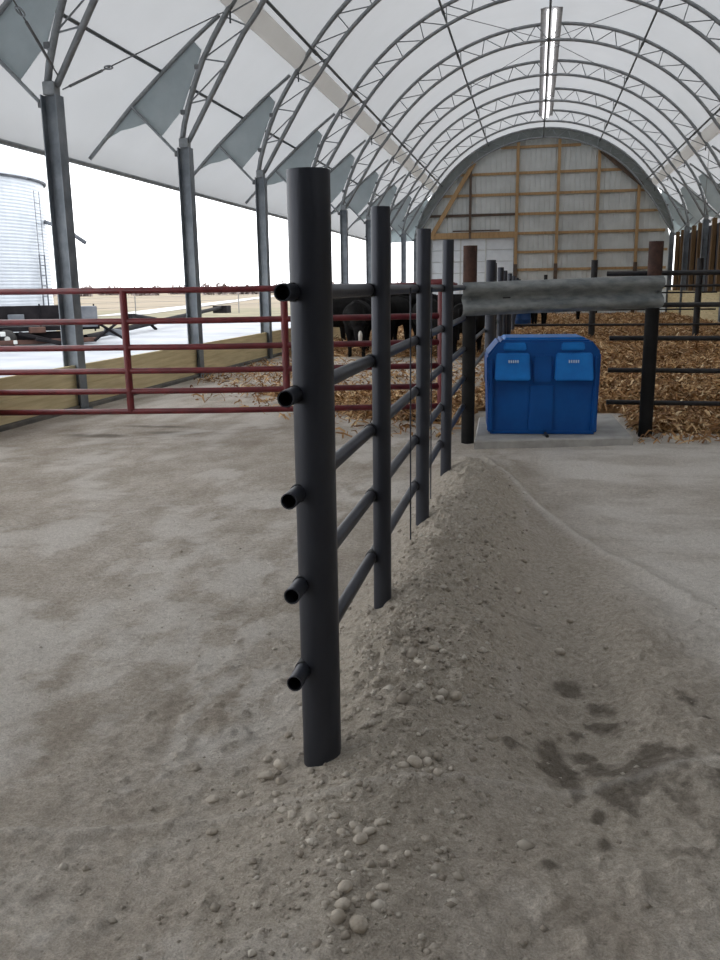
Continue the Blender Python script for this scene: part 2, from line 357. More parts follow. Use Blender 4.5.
for _ in range(26):
    damp_a += blot(RNG.uniform(-2.0, 0.5), RNG.uniform(1.6, 3.6), RNG.uniform(0.02, 0.06), RNG.uniform(0.015, 0.04), RNG.uniform(0.2, 0.5))
damp_a = 0.72 * sstep(0.18, 1.05, damp_a * np.clip(0.75 + 3.0 * fbm(GX, GY, 7, 4, 0.6), 0, 1.4) + fbm(GX, GY, 17, 4, 0.65) * 1.1 * np.clip(damp_a * 2, 0, 1))
for (cx, cy, rx, ry) in [(-4.85, 8.85, 0.42, 0.13), (-4.05, 9.12, 0.36, 0.13), (-4.5, 9.55, 0.5, 0.1)]:
    damp_a = np.maximum(damp_a, 0.6 * sstep(0.25, 0.7, np.exp(-(((GX - cx) / rx) ** 2 + ((GY - cy) / ry) ** 2)) + fbm(GX, GY, 3, 3) * 0.5))
pale_a = 0.85 * np.exp(-(seg_dist(GX, GY, TRACK) / 0.045) ** 2) * (1 - sstep(7, 8, GY))
pale_a = np.maximum(pale_a, 0.3 * np.exp(-(seg_dist(GX, GY, RIDGE) / 0.02) ** 2))
pale_a = np.maximum(pale_a, sstep(0.0, 0.13, fbm(GX * 1.0, GY * 0.55, 2.6, 6, 0.66)) * (1 - sstep(-1.2, -0.8, GX) * 0.4) * (1 - fresh_a) * 0.8 * (GX < 0.0))
pale_a = np.maximum(pale_a, (0.35 + 0.65 * sstep(-0.12, 0.10, fbm(GX * 0.6, GY * 1.4, 1.4, 5, 0.6))) * sstep(0.25, 0.8, GX + (GY - 5) * 0.15) * sstep(2.6, 4.6, GY) * 1.0)  # right floor painted paler, standing in for light missing on that side
for nm, arr in (('fresh', fresh_a), ('damp', damp_a), ('pale', np.clip(pale_a, 0, 1))):
    at = me.attributes.new(nm, 'FLOAT', 'POINT'); at.data.foreach_set('value', arr.ravel().astype(np.float32))
floor = obj('floor', me); tag(floor, 'dusty grey crushed limestone barn floor with dug soil mound', kind='structure')

# ------------------------------------------------------------------ roof membrane
ARC_END = math.radians(57.3)
def outrig(side, n=14):
    """outrigger centre line from the arch down to the eave"""
    P = [(-5.44, 6.18), (-6.02, 5.76), (-6.58, 5.30), (-7.15, 4.82), (-8.04, 3.96)]
    s = np.linspace(0, 4, n); px = np.interp(s, range(5), [q[0] for q in P]); pz = np.interp(s, range(5), [q[1] for q in P])
    if side > 0: px = 2 * XC - px
    return list(zip(px, pz))
RM = RO + 0.10
prof = []
for (x, z) in outrig(-1)[::-1][:-1]: prof.append((x - 0.04, z + 0.075))
prof[0] = (prof[0][0] - 0.03, prof[0][1] - 0.17); prof.insert(1, (-8.09, 3.99))
for t in np.linspace(-ARC_END, ARC_END, 61): prof.append((XC + RM * math.sin(t), ZC + RM * math.cos(t)))
prof += [(2 * XC - x, z) for (x, z) in prof[:15][::-1]]
prof = np.array(prof)
yy = []
for k in range(-3, 8): yy += [ty(k) + BAY * f for f in (0, 0.25, 0.5, 0.75)]
yy += [ty(8), ty(8) + 0.42]; yy = np.array(yy)
V = []
for y in yy:
    fr = ((y - Y0) / BAY) % 1.0; sag = 0.02 * math.sin(PI * fr)
    for (x, z) in prof:
        d = np.array([x - XC, z - ZC]); d /= np.hypot(*d); V.append((x - d[0] * sag, y, z - d[1] * sag))
npf = len(prof); ii = (np.arange(len(yy) - 1)[:, None] * npf + np.arange(npf - 1)[None]).ravel()
Fq = np.stack([ii, ii + 1, ii + npf + 1, ii + npf], 1)
tag(mesh('ceiling', V, Fq, M['membrane'], None, True, (XC, 20, 0)), 'white translucent fabric membrane stretched over the arched trusses', kind='structure')

for s, nm in ((-1, 'left'), (1, 'right')):
    hx = prof[0][0] if s < 0 else 2 * XC - prof[0][0]
    tag(tube('eave_pipe', [(hx, y, prof[0][1]) for y in (ty(-3), ty(0), ty(4), ty(8) + 0.42)], 0.045, M['galv'], None, 8), f'grey pipe hemming the {nm} eave of the roof membrane', 'eave pipe')
# fabric tubes along both haunches
for s, nm in ((-1, 'left'), (1, 'right')):
    t = s * math.radians(55.3); cx, cz = XC + 6.49 * math.sin(t), ZC + 6.49 * math.cos(t)
    v = []; f = []; seg = 14; yl = np.linspace(ty(-2), ty(8) - 0.1, 45)
    er = np.array([math.sin(t), math.cos(t)]); et = np.array([math.cos(t), -math.sin(t)])
    for i, y in enumerate(yl):
        for k in range(seg):
            a = PI / 2 + PI * k / (seg - 1); q = er * 0.07 * math.cos(a) + et * 0.21 * math.sin(a); v.append((cx + q[0], y, cz + q[1]))
    for i in range(len(yl) - 1):
        for k in range(seg - 1): f.append((i * seg + k, i * seg + k + 1, (i + 1) * seg + k + 1, (i + 1) * seg + k))
    tag(mesh('fabric_tube', v, f, M['tube_cloth'], None, True), f'long beige fabric sleeve under the roof membrane, {nm} haunch', 'fabric sleeve')

# ------------------------------------------------------------------ columns and trusses
def ibeam_data(h):
    d, bw, tf, tw = 0.22, 0.20, 0.014, 0.010
    pts = [(-d/2, -bw/2), (-d/2+tf, -bw/2), (-d/2+tf, -tw/2), (d/2-tf, -tw/2), (d/2-tf, -bw/2), (d/2, -bw/2), (d/2, bw/2), (d/2-tf, bw/2), (d/2-tf, tw/2), (-d/2+tf, tw/2), (-d/2+tf, bw/2), (-d/2, bw/2)]
    n = len(pts); v = [(x, y, 0) for x, y in pts] + [(x, y, h) for x, y in pts]
    f = [(i, (i + 1) % n, n + (i + 1) % n, n + i) for i in range(n)]
    f += [(n+0, n+1, n+10, n+11), (n+1, n+2, n+9, n+10), (n+2, n+3, n+8, n+9), (n+3, n+4, n+7, n+8), (n+4, n+5, n+6, n+7)]
    return mesh_data('steel_shaft', v, f, M['column'])
IB = ibeam_data(4.07)
def column(k, side):
    x = XL if side < 0 else XR; y = ty(k); o = k + 1
    where = 'open left side' if side < 0 else 'boarded right side'
    ref = f'{ORD[8 - k]} from the far gable'
    e = empty('steel_column', (x, y, 0), f'grey steel I-beam column on the {where}, {ref}', 'column', f'columns along the {where}')
    obj('steel_shaft', IB, e, Matrix.Translation((x, y, 0)))
    box('base_plate', (x, y, 0), (0.30, 0.28, 0.015), M['column'], e)
    box('cap_bracket', (x, y, 4.07), (0.17, 0.15, 0.16), M['galv'], e, bev=0.01)
    box('strut_lug', (x + side * 0.15, y, 3.93), (0.09, 0.06, 0.10), M['cable'], e)
for k in range(-1, 9):
    column(k, -1); column(k, 1)

def arc(r, t0, t1, n): return [(XC + r * math.sin(t), ZC + r * math.cos(t)) for t in np.linspace(t0, t1, n)]
def chord_pts(r, outer):
    a = math.radians(53) if outer else math.radians(55)
    mid = arc(r, -a, a, 49)
    low = [(-6.24, 4.18), (-6.18, 4.46), (-6.07, 4.80), (-5.94, 5.14), (-5.79, 5.47), (-5.57, 5.83), (-5.30, 6.22)] if outer else [(-6.11, 4.18), (-5.68, 4.86), (-5.29, 5.47), (-5.03, 5.86)]
    hi = [(2 * XC - x, z) for (x, z) in low[::-1]]
    return low + mid + hi
OUT, INN = chord_pts(RO, True), chord_pts(RI, False)
_TR = {}
def shared(key, fn):
    if key not in _TR: _TR[key] = fn()
    return _TR[key]
def chord_data(pts, r):
    v, f = tube_geo([(x, 0, z) for x, z in pts], r, 10); return mesh_data('chord', v, f, M['galv'], True)
def along(pts, m):
    P = np.array(pts); s = np.r_[0, np.cumsum(np.hypot(*np.diff(P, axis=0).T))]; t = np.linspace(0, s[-1], m)
    return np.stack([np.interp(t, s, P[:, 0]), np.interp(t, s, P[:, 1])], 1)
NW = 22
WO, WI = along(OUT[2:-2], NW), along(INN[1:-1], NW + 1)
def panel_data(side):
    P = [(-5.93, 5.80), (-6.58, 5.285), (-7.15, 4.80), (-7.66, 4.30), (-7.40, 4.42), (-7.15, 4.46), (-6.93, 4.52), (-6.63, 4.29), (-6.20, 4.72), (-6.03, 5.13), (-5.86, 5.50), (-5.80, 5.66)]
    if side > 0: P = [(2 * XC - x, z) for x, z in P][::-1]
    n = len(P); v = [(x, -0.006, z) for x, z in P] + [(x, 0.006, z) for x, z in P]
    f = [tuple(range(n)), tuple(range(n, 2 * n))[::-1]] + [(i, n + i, n + (i + 1) % n, (i + 1) % n) for i in range(n)]
    return mesh_data('infill_panel', v, f, M['infill'])
def truss(k):
    y = ty(k); T = Matrix.Translation((0, y, 0))
    e = empty('roof_truss', (XC, y, ZCOL), f'arched galvanised roof truss with zigzag webbing, {ORD[8 - k]} from the far gable', 'truss', 'roof trusses')
    obj('outer_chord', shared('o', lambda: chord_data(OUT, 0.049)), e, T)
    obj('inner_chord', shared('i', lambda: chord_data(INN, 0.045)), e, T)
    for i in range(NW):
        for q in (WI[i], WI[i + 1]):
            rod('web_member', (q[0], y, q[1]), (WO[i][0], y, WO[i][1]), 0.014, M['galv'], e, 6)
    for s in (-1, 1):
        def og():
            v, f = tube_geo([(x, 0, z) for x, z in outrig(s)], 0.036, 9); return mesh_data('outrigger', v, f, M['galv'], True)
        obj('outrigger', shared(('og', s), og), e, T)
        xx = (lambda x: x if s < 0 else 2 * XC - x)
        rod('eave_strut', (xx(-7.15), y - 0.02, 4.80), (xx(-6.36), y - 0.02, 4.0), 0.026, M['galv'], e, 8)
        obj('infill_panel', shared(('ip', s), lambda: panel_data(s)), e, Matrix.Translation((0, y + 0.03, 0)))
        for (bx, bz) in ((-5.83, 5.38), (-6.13, 4.66)):
            box('panel_clamp', (xx(bx - 0.05), y, bz - 0.04), (0.09, 0.10, 0.08), M['cable'], e, bev=0.01)
        box('tension_hook', (xx(-5.24), y - 0.02, 6.03), (0.03, 0.03, 0.2), M['purlin'], e)
for k in range(-1, 9): truss(k)

def tr(t, r): return (XC + r * math.sin(math.radians(t)), ZC + r * math.cos(math.radians(t)))
for t, lab in ((-52.5, 'low on the left curve of the roof'), (-25.3, 'high on the left curve of the roof'), (0, 'along the ridge of the roof'), (25.3, 'high on the right curve of the roof'), (52.5, 'low on the right curve of the roof')):
    x, z = tr(t, RI if t == 0 else 6.30)
    pu = empty('purlin', (x, 20, z), f'dark steel pipe purlin {lab}', 'purlin', 'roof purlins')
    for k in range(-2, 8):
        rod('pipe_length', (x, ty(k), z), (x, ty(k + 1), z), 0.032, M['purlin'], pu, 8)
    for k in range(-1, 8): rod('splice_sleeve', (x, ty(k) - 0.13, z), (x, ty(k) + 0.13, z), 0.044, M['purlin'], pu, 8)
for s, nm in ((-1, 'left'), (1, 'right')):
    x = -6.57 if s < 0 else 2 * XC + 6.57
    pu = empty('purlin', (x, 20, 5.36), f'dark steel pipe purlin under the {nm} eave overhang', 'purlin', 'roof purlins')
    for k in range(-2, 8):
        rod('pipe_length', (x, ty(k), 5.36), (x, ty(k + 1), 5.36), 0.030, M['purlin'], pu, 8)

def brace(a, b, label, tb=True):
    e = empty('bracing_cable', a, label, 'cable', 'roof bracing cables')
    a = Vector(a); b = Vector(b); d = (b - a)
    rod('cable', a, b, 0.010, M['cable'], e, 6)
    if tb:
        L = d.length
        rod('turnbuckle', a + d * (0.16 / L), a + d * (0.95 / L), 0.019, M['cable'], e, 8)
        # ring of the turnbuckle
        c = a + d * (1.12 / L); u = d.normalized(); n2 = u.cross(Vector((0, 1, 0))).normalized(); m2 = u.cross(n2)
        tube('ring', [c + u * 0.07 * math.cos(t) + (n2 if abs(n2.x) > 0.3 else m2) * 0.05 * math.sin(t) for t in np.linspace(0, 2 * PI, 13)], 0.012, M['galv'], e, 6)
brace((-6.06, ty(0) + 0.06, 4.15), (-5.36, ty(1), 6.22), 'steel bracing cable with turnbuckle from the nearest left column up to the next truss')
brace((-6.06, ty(0) - 0.04, 4.30), (-5.36, ty(-1), 6.22), 'steel bracing cable from the nearest left column up towards the viewer')
brace((6.40, ty(6) - 0.06, 4.15), (5.66, ty(5), 6.22), 'steel bracing cable beside the right columns near the gable')
for s, nm in ((-1, 'left'), (1, 'right')):
    for dk, nm2 in ((-1, 'towards the viewer'), (1, 'towards the gable')):
        x1, z1 = tr(s * 25.3, 6.28); brace((XC, ty(4), ZC + RI), (x1, ty(4 + dk), z1), f'thin diagonal cable from the ridge to the {nm} purlin, {nm2}', False)

# ridge lamps
for i in range(4):
    y0 = 26.4 + i * 3.95; y1 = y0 + 3.85
    e = empty('strip_light', (XC, (y0 + y1) / 2, 8.95), f'double tube strip light under the roof ridge, {ORD[i]} from the viewer', 'light', 'ridge strip lights')
    v = []; f = []
    P = [(-0.30, 0.05), (-0.10, 0.08), (0.10, 0.08), (0.30, 0.05), (0.30, 0.06), (0.10, 0.09), (-0.10, 0.09), (-0.30, 0.06)]
    for y in (y0, y1): v += [(XC + 0.05 + x, y, 9.0 + z) for x, z in P]
    f = [(j, (j + 1) % 8, 8 + (j + 1) % 8, 8 + j) for j in range(8)] + [tuple(range(8)), tuple(range(8, 16))[::-1]]
    mesh('reflector', v, f, M['reflector'], e)
    for dx in (-0.085, 0.085): rod('lamp_tube', (XC + 0.05 + dx, y0 + 0.06, 9.0), (XC + 0.05 + dx, y1 - 0.06, 9.0), 0.048, M['lamp'], e, 10)

# ------------------------------------------------------------------ far gable
we = empty('wall_end', (XC, YEND, 0), 'far gable of ribbed grey steel sheets on pine framing', kind='structure')
DX0, DX1, DZ = -5.45, -1.13, 4.02
def ztop(x, r): return ZC + math.sqrt(max(r * r - (x - XC) ** 2, 0.0)) if abs(x - XC) < r else 0
SW = 0.98; x = XC - 6.37; idx = 0
while x < XC + 6.37 - 0.05:
    x1 = min(x + SW, XC + 6.37); px = []; q = x
    while q < x1 - 0.01:
        px += [(q, 0.0), (q + 0.10, 0.0), (q + 0.115, -0.028), (q + 0.15, -0.028), (q + 0.165, 0.0)]; q += 0.245
    px = [p for p in px if p[0] <= x1]; px.append((x1 + 0.012, 0.003))
    v = []; f = []
    for (a, dy) in px:
        zt = min(ztop(a, 6.38) if abs(a - XC) < 6.37 else 3.9, 99); zt = max(zt, 3.9)
        zb = DZ + 0.1 if DX0 < (x + x1) / 2 < DX1 else 0.0
        v += [(a, YEND + dy, zb), (a, YEND + dy, zt)]
    for i in range(len(px) - 1): f.append((2 * i, 2 * i + 2, 2 * i + 3, 2 * i + 1))
    mesh('steel_sheet', v, f, M['sheet'], we); x = x1
# closing panels beside the gable under the overhangs
ST = [-1.07, 0.95, 2.89, 4.84]
for sx in ST:
    box('stud', (sx, YEND - 0.20, 0), (0.15, 0.14, ztop(sx, 6.30)), M['stud'], we)
    box('stud_base_sleeve', (sx, YEND - 0.285, 0), (0.19, 0.02, 2.7), M['stud_dark'], we)
box('stud', (-3.42, YEND - 0.20, DZ), (0.12, 0.14, ztop(-3.42, 6.30) - DZ), M['stud_dark'], we)
for gz in (8.39, 7.16, 6.15, 5.18, 4.23, 3.30, 2.42, 1.45):
    half = math.sqrt(max(6.25 ** 2 - (gz - ZC) ** 2, 0)) if gz > ZC else 6.2
    a, b_ = XC - half, XC + half
    if gz > 8: a, b_ = -1.95, 2.0
    if gz < 4.3: a = DX1 + 0.05
    xsn = [a] + [s for s in ([-3.42] if gz > 4.3 else []) + ST if a + 0.2 < s < b_ - 0.2] + [b_]
    for p, q in zip(xsn[:-1], xsn[1:]):
        dark = abs(gz - 5.18) < 0.01 and q < -1.0
        beam('girt', (p + 0.02, YEND - 0.10, gz), (q - 0.02, YEND - 0.10, gz), 0.06, 0.13, M['stud_dark'] if dark else M['stud'], we, up=(0, 1, 0)) if False else box('girt', ((p + q) / 2, YEND - 0.085, gz - 0.065), (q - p - 0.03, 0.05, 0.13), M['stud_dark'] if dark else M['stud'], we)
box('door_header', ((DX0 + DX1) / 2, YEND - 0.22, DZ), (DX1 - DX0 + 0.2, 0.09, 0.30), M['stud'], we)
box('track_board', (-3.1, YEND - 0.30, DZ + 0.34), (2.4, 0.05, 0.07), M['stud_dark'], we)
beam('diagonal_brace', (-5.35, YEND - 0.28, 4.25), (-3.25, YEND - 0.28, 7.72), 0.22, 0.06, M['stud'], we, up=(0, 1, 0))
beam('diagonal_brace', (2.95, YEND - 0.28, 8.05), (5.0, YEND - 0.28, 6.35), 0.20, 0.06, M['stud_dark'], we, up=(0, 1, 0))
# arch band behind the last truss
v = []; f = []
A, B = along(OUT, 61), along(INN, 61)
for i in range(61): v += [(A[i][0], ty(8) + 0.12, A[i][1]), (B[i][0], ty(8) + 0.12, B[i][1])]
n = len(v); v += [(x_, y_ + 0.012, z_) for x_, y_, z_ in v]
for i in range(60):
    a = 2 * i; f += [(a, a + 1, a + 3, a + 2), (n + a, n + a + 2, n + a + 3, n + a + 1)]
for k in (0, 1): f += [(2 * i + k, 2 * i + 2 + k, n + 2 * i + 2 + k, n + 2 * i + k) for i in range(60)]
mesh('arch_band', v, f, M['end_band'], we)
for s in (-1, 1):
    xx = (lambda x: x if s < 0 else 2 * XC - x)
    W_ = [(xx(a), c_) for a, c_ in ([(q[0], q[1]) for q in OUT[:6]] + [(q[0], q[1] + 0.04) for q in outrig(-1)[1:]] + [(-8.04, 3.88), (-6.25, 3.95)])] if s < 0 else [(xx(q[0]), q[1]) for q in OUT[:6]] + [(xx(q[0]), q[1] + 0.04) for q in outrig(-1)[1:]] + [(xx(-8.04), 3.88), (xx(-6.25), 3.95)]
    n = len(W_); v = [(a, ty(8) + 0.2, c_) for a, c_ in W_] + [(a, ty(8) + 0.212, c_) for a, c_ in W_]
    mesh('wing_panel', v, [tuple(range(n)), tuple(range(n, 2 * n))[::-1]] + [(i, n + i, n + (i + 1) % n, (i + 1) % n) for i in range(n)], M['infill'], we)
dr = empty('door_1', ((DX0 + DX1) / 2, YEND - 0.05, 0), 'white sectional overhead door in the far gable', kind='structure')
nz = 7; ph = DZ / nz
box('door_backing', ((DX0 + DX1) / 2, YEND + 0.0, 0), (DX1 - DX0, 0.02, DZ + 0.15), M['sheet'], dr)
for i in range(nz): box('door_panel', ((DX0 + DX1) / 2, YEND - 0.05, i * ph + 0.008), (DX1 - DX0 - 0.04, 0.05, ph - 0.025), M['door'], dr, bev=0.01)
for px in (DX0 + 0.03, DX1 - 0.03): box('door_track', (px, YEND - 0.12, 0), (0.06, 0.05, DZ), M['galv'], dr)
for px in (-3.9, -2.6): box('door_stile', (px, YEND - 0.09, 0), (0.07, 0.02, DZ), M['sheet'], dr)

# unseen gable added behind the viewer to darken the near floor
v = [(XC + 6.4 * math.sin(t), YBACK, max(ZC + 6.4 * math.cos(t), 3.9)) for t in np.linspace(-PI / 2 + 0.0, PI / 2, 41)] + [(XC + 6.4, YBACK, 0), (XC - 6.4, YBACK, 0)]
n = len(v); v2 = v + [(a, y - 0.08, z) for a, y, z in v]
f = [tuple(range(n)), tuple(range(n, 2 * n))[::-1]] + [(i, n + i, n + (i + 1) % n, (i + 1) % n) for i in range(n)]
tag(mesh('wall_unseen', v2, f, M['back_sheet']), 'unseen closed gable added at the near end to dim the floor', kind='structure')

# ------------------------------------------------------------------ side walls
wl = empty('wall_left', (XL, Y0, 0), 'low wall of pale treated planks between the left columns', kind='structure')
for k in range(-3, 8):
    L = BAY - 0.03
    for r_, (z0, h) in enumerate([(0.06, 0.279), (0.337, 0.279)]):
        box('plank', (XL + random.uniform(-0.006, 0.006), ty(k) + BAY / 2, z0), (0.045, L, h), M['timber'], wl, bev=0.008)
    box('curb', (XL - 0.02, ty(k) + BAY / 2, -0.12), (0.17, L, 0.185), M['timber_wet'], wl, bev=0.02)
wr = empty('wall_right', (XR, Y0, 0), 'right side wall of planks, brown posts and dark curtain', kind='structure')
for k in range(-3, 8):
    L = BAY - 0.03
    for i in range(5): box('plank', (XR + random.uniform(-0.006, 0.006), ty(k) + BAY / 2, i * 0.262), (0.045, L, 0.255), M['timber'], wr, bev=0.008)
    for fr in (0.33, 0.67): box('timber_post', (XR + 0.06, ty(k) + BAY * fr, 0), (0.15, 0.24, 4.02), M['brown_post'], wr)
    yv = np.linspace(ty(k), ty(k) + (BAY if k < 7 else BAY - 0.25), 25); v = []; f = []
    for j, y in enumerate(yv):
        x = XR + 0.28 + 0.03 * math.sin(j * 1.7)
        v += [(x, y, 1.2), (x, y, 3.86)]
    for j in range(24): f.append((2 * j, 2 * j + 2, 2 * j + 3, 2 * j + 1))
    mesh('side_curtain', v, f, M['curtain'], wr, True)
    for fr in (0.18, 0.5, 0.84): box('curtain_batten', (XR + 0.22, ty(k) + BAY * fr, 1.31), (0.04, 0.42, 2.3), M['brown_post'], wr)

# ------------------------------------------------------------------ outdoors
OZ = -0.12
def poly(name, pts, z, mat, label):
    v = [(x, y, z) for x, y in pts]; tag(mesh(name, v, [tuple(range(len(v)))], mat), label, kind='structure')
poly('field', [(-900, -200), (900, -200), (900, 1300), (-900, 1300)], OZ - 0.06, M['field'], 'flat tan stubble field out to the horizon')
poly('grass_verge', [(-60, -30), (-6.5, -30), (-6.5, 90), (-40, 75), (-60, 60)], OZ - 0.03, M['verge'], 'brown grass strip between snow and field')
n = 40; v = []; f = []
yv = np.linspace(-25, 85, n)
for y in yv:
    edge = -17.0 - 0.19 * (max(y, 0) - 27.6) + 1.0 * (vnoise(y * 0.4, 3.0) - 0.5)
    if y > 42: edge = -19.8 + (y - 42) * 0.28
    if y < 27: edge = -30
    for i in range(9): x = -6.27 + (edge + 6.27) * i / 8; v.append((x, y, OZ + 0.03 * float(vnoise(x * 0.7, y * 0.7))))
for j in range(n - 1):
    for i in range(8): a = j * 9 + i; f.append((a, a + 1, a + 10, a + 9))
tag(mesh('snow_ground', v, f, M['snow'], None, True), 'trodden white snow lying beside the barn', kind='structure')
poly('road', [(-31, 57), (-29, 62), (-66, 222), (-80, 300), (-84, 300), (-70, 222)], OZ, M['road'], 'pale snowy road crossing the field')

# grain bin
BX, BY, BR, BZ = -23.1, 30.2, 4.5, 5.78
e = empty('grain_bin', (BX, BY, OZ), 'large white corrugated steel grain bin behind the dark wagon', 'grain bin')
seg = 72; rows = []; z = OZ
while z < BZ: rows += [(BR, z), (BR - 0.010, z + 0.06)]; z += 0.12
rows.append((BR, BZ))
v = [(BX + r * math.cos(2 * PI * k / seg), BY + r * math.sin(2 * PI * k / seg), zz) for r, zz in rows for k in range(seg)]
f = [(i * seg + k, i * seg + (k + 1) % seg, (i + 1) * seg + (k + 1) % seg, (i + 1) * seg + k) for i in range(len(rows) - 1) for k in range(seg)]
mesh('bin_wall', v, f, M['bin'], e)
rows = [(BR + 0.12, BZ - 0.04), (BR + 0.12, BZ + 0.02), (0.4, BZ + 2.3), (0.4, BZ + 2.5), (0.02, BZ + 2.55)]
v = [(BX + r * math.cos(2 * PI * k / seg), BY + r * math.sin(2 * PI * k / seg), zz) for r, zz in rows for k in range(seg)]
f = [(i * seg + k, i * seg + (k + 1) % seg, (i + 1) * seg + (k + 1) % seg, (i + 1) * seg + k) for i in range(len(rows) - 1) for k in range(seg)]
mesh('bin_roof', v, f, M['bin'], e)
tube('eave_ring', [(BX + (BR + 0.06) * math.cos(t), BY + (BR + 0.06) * math.sin(t), BZ - 0.06) for t in np.linspace(0, 2 * PI, 73)], 0.045, M['grey_machine'], e, 6)
la = math.atan2(-BY, -BX) + 1.02
def onbin(da, z, off=0.15): return (BX + (BR + off) * math.cos(la + da), BY + (BR + off) * math.sin(la + da), z)
ld = empty('ladder_dummy', (0, 0, 0)); bpy.data.objects.remove(ld)
for da in (-0.045, 0.045):
    rl = rod('ladder_rail', onbin(da, 0.6), onbin(da, 3.0), 0.03, M['grey_machine'], e, 6)
    rod('upper_ladder_rail', onbin(da, 3.0), onbin(da, 5.3), 0.012, M['grey_machine'], e, 6)
for i in range(12): rod('ladder_rung', onbin(-0.045, 0.7 + i * 0.38), onbin(0.045, 0.7 + i * 0.38), 0.022 if i < 7 else 0.010, M['grey_machine'], e, 6)
sp0 = onbin(0.28, 4.3, -0.05); tube('discharge_spout', [sp0, (-17.35, 30.4, 3.95), (-16.62, 30.7, 3.38)], 0.08, M['grey_machine'], e, 8)

# dark wagon beside the bin
WX, WY = -15.7, 26.0; ang = math.atan2(2.4, 2.6)
def wl_(u, v_, z):  # local wagon frame: u along the side seen, v away from the viewer
    c, s = math.cos(ang), math.sin(ang); return (WX + u * c - v_ * s, WY + u * s + v_ * c, z * 1.22 - 0.06)
e = empty('farm_wagon', (WX, WY, OZ), 'dark low farm wagon loaded with scrap parked in front of the grain bin', 'wagon')
def wbox(name, u, v_, z, su, sv, sz, mat, rx=0): return box(name, wl_(u, v_, z), (su, sv, sz * 1.22), mat, e, (0, rx, ang), 0.02)
wbox('bed', -0.6, 0.8, 0.35, 4.6, 1.7, 0.12, M['dark_machine'])
wbox('side_board', -0.9, 0.0, 0.50, 3.4, 0.06, 0.52, M['dark_machine'])
wbox('end_board', 1.35, 0.75, 0.45, 0.08, 1.6, 0.50, M['dark_machine'])
wbox('grey_crate', 1.25, -0.15, 0.42, 0.62, 0.5, 0.56, M['grey_machine'])
wbox('pale_panel', -2.15, -0.06, 0.42, 0.42, 0.05, 0.5, M['sheet'])
wbox('pale_panel', -0.95, -0.06, 0.58, 0.5, 0.05, 0.22, M['grey_machine'])
wbox('rear_board', -2.95, 0.5, 0.45, 0.7, 0.6, 0.48, M['dark_machine'])
wbox('frame_rail', -0.7, -0.25, 0.02, 4.4, 0.14, 0.12, M['rust_machine'])
wbox('ramp', -0.25, -0.35, 0.10, 1.5, 0.25, 0.10, M['dark_machine'], 0.28)
wbox('ramp', 0.10, -0.65, 0.00, 1.3, 0.2, 0.09, M['dark_machine'], 0.24)
wbox('toolbox', -1.9, -0.2, 0.16, 0.7, 0.3, 0.22, M['dark_machine'])
wbox('axle_beam', -1.0, 0.2, 0.08, 3.9, 0.2, 0.24, M['dark_machine'])
wbox('scrap_block', -0.35, -0.12, 0.30, 0.5, 0.25, 0.16, M['rust_machine'])
wbox('scrap_block', -3.0, -0.3, 0.05, 0.8, 0.4, 0.28, M['dark_machine'])
wbox('scrap_plate', -1.45, -0.35, 0.25, 0.16, 0.05, 0.12, M['sheet']); wbox('scrap_plate', -1.75, -0.4, 0.02, 0.2, 0.06, 0.10, M['sheet']); wbox('scrap_plate', -1.1, -0.4, 0.04, 0.12, 0.06, 0.10, M['sheet'])
wbox('scrap_plate', 2.1, -0.3, 0.15, 0.75, 0.06, 0.20, M['grey_machine'], 0.2)
for u in (-2.2, -1.3, 0.7):
    c0 = Vector(wl_(u, -0.2, 0.17)); d = Vector(wl_(u, 0.02, 0.17)) - c0
    wv, wf = tube_geo([c0, c0 + d * 0.2, c0 + d * 0.8, c0 + d], [0.24, 0.30, 0.30, 0.24], 18); wh = mesh('wheel', wv, wf, M['tyre'], e, True)
    rod('hub', c0 - d * 0.05, c0 + d * 0.1, 0.09, M['sheet'], wh, 10)
for (u, z) in ((-2.6, 0.98), (-0.2, 0.98), (1.55, 0.95)): rod('stake', wl_(u, -0.02, 0.3), wl_(u, -0.02, z + 0.08), 0.03, M['dark_machine'], e, 6)
for (a, b_) in (((1.4, -0.4, 0.05), (2.3, -0.3, 0.55)), ((1.5, -0.4, 0.55), (2.5, -0.3, 0.02))): rod('loose_pipe', wl_(*a), wl_(*b_), 0.045, M['dark_machine'], e, 8)

# long auger tube lying on the snow edge
e = empty('grain_auger', (-15.4, 27.8, OZ), 'long black auger tube lying across the snow', 'auger')
rod('auger_tube', (-15.2, 27.5, 0.05), (-19.2, 52.0, 0.55), 0.11, M['dark_machine'], e, 10)
rod('auger_leg', (-16.55, 36.2, OZ + 0.05), (-16.4, 34.6, 0.55), 0.07, M['dark_machine'], e, 8)
rod('auger_leg', (-16.1, 33.2, 0.62), (-16.8, 36.8, 0.35), 0.09, M['dark_machine'], e, 8)
box('auger_motor', (-16.2, 33.0, 0.42), (0.4, 0.35, 0.28), M['dark_machine'], e)
box('auger_hopper', (-19.1, 51.6, 0.2), (0.9, 0.8, 0.45), M['dark_machine'], e)
# wire fence along the verge
e = empty('wire_fence', (-24, 45, OZ), 'thin wire fence with steel stakes at the field edge', 'fence')
FP = [(-38 + i * 2.2, 34 + i * 4.4) for i in range(11)]
for (x, y) in FP: rod('stake', (x, y, OZ - 0.1), (x, y, 1.25), 0.04, M['wire'], e, 6)
for z in (0.5, 0.85, 1.18):
    for a, b_ in zip(FP[:-1], FP[1:]): rod('wire', (*a, z), (*b_, z), 0.012, M['wire'], e, 4)
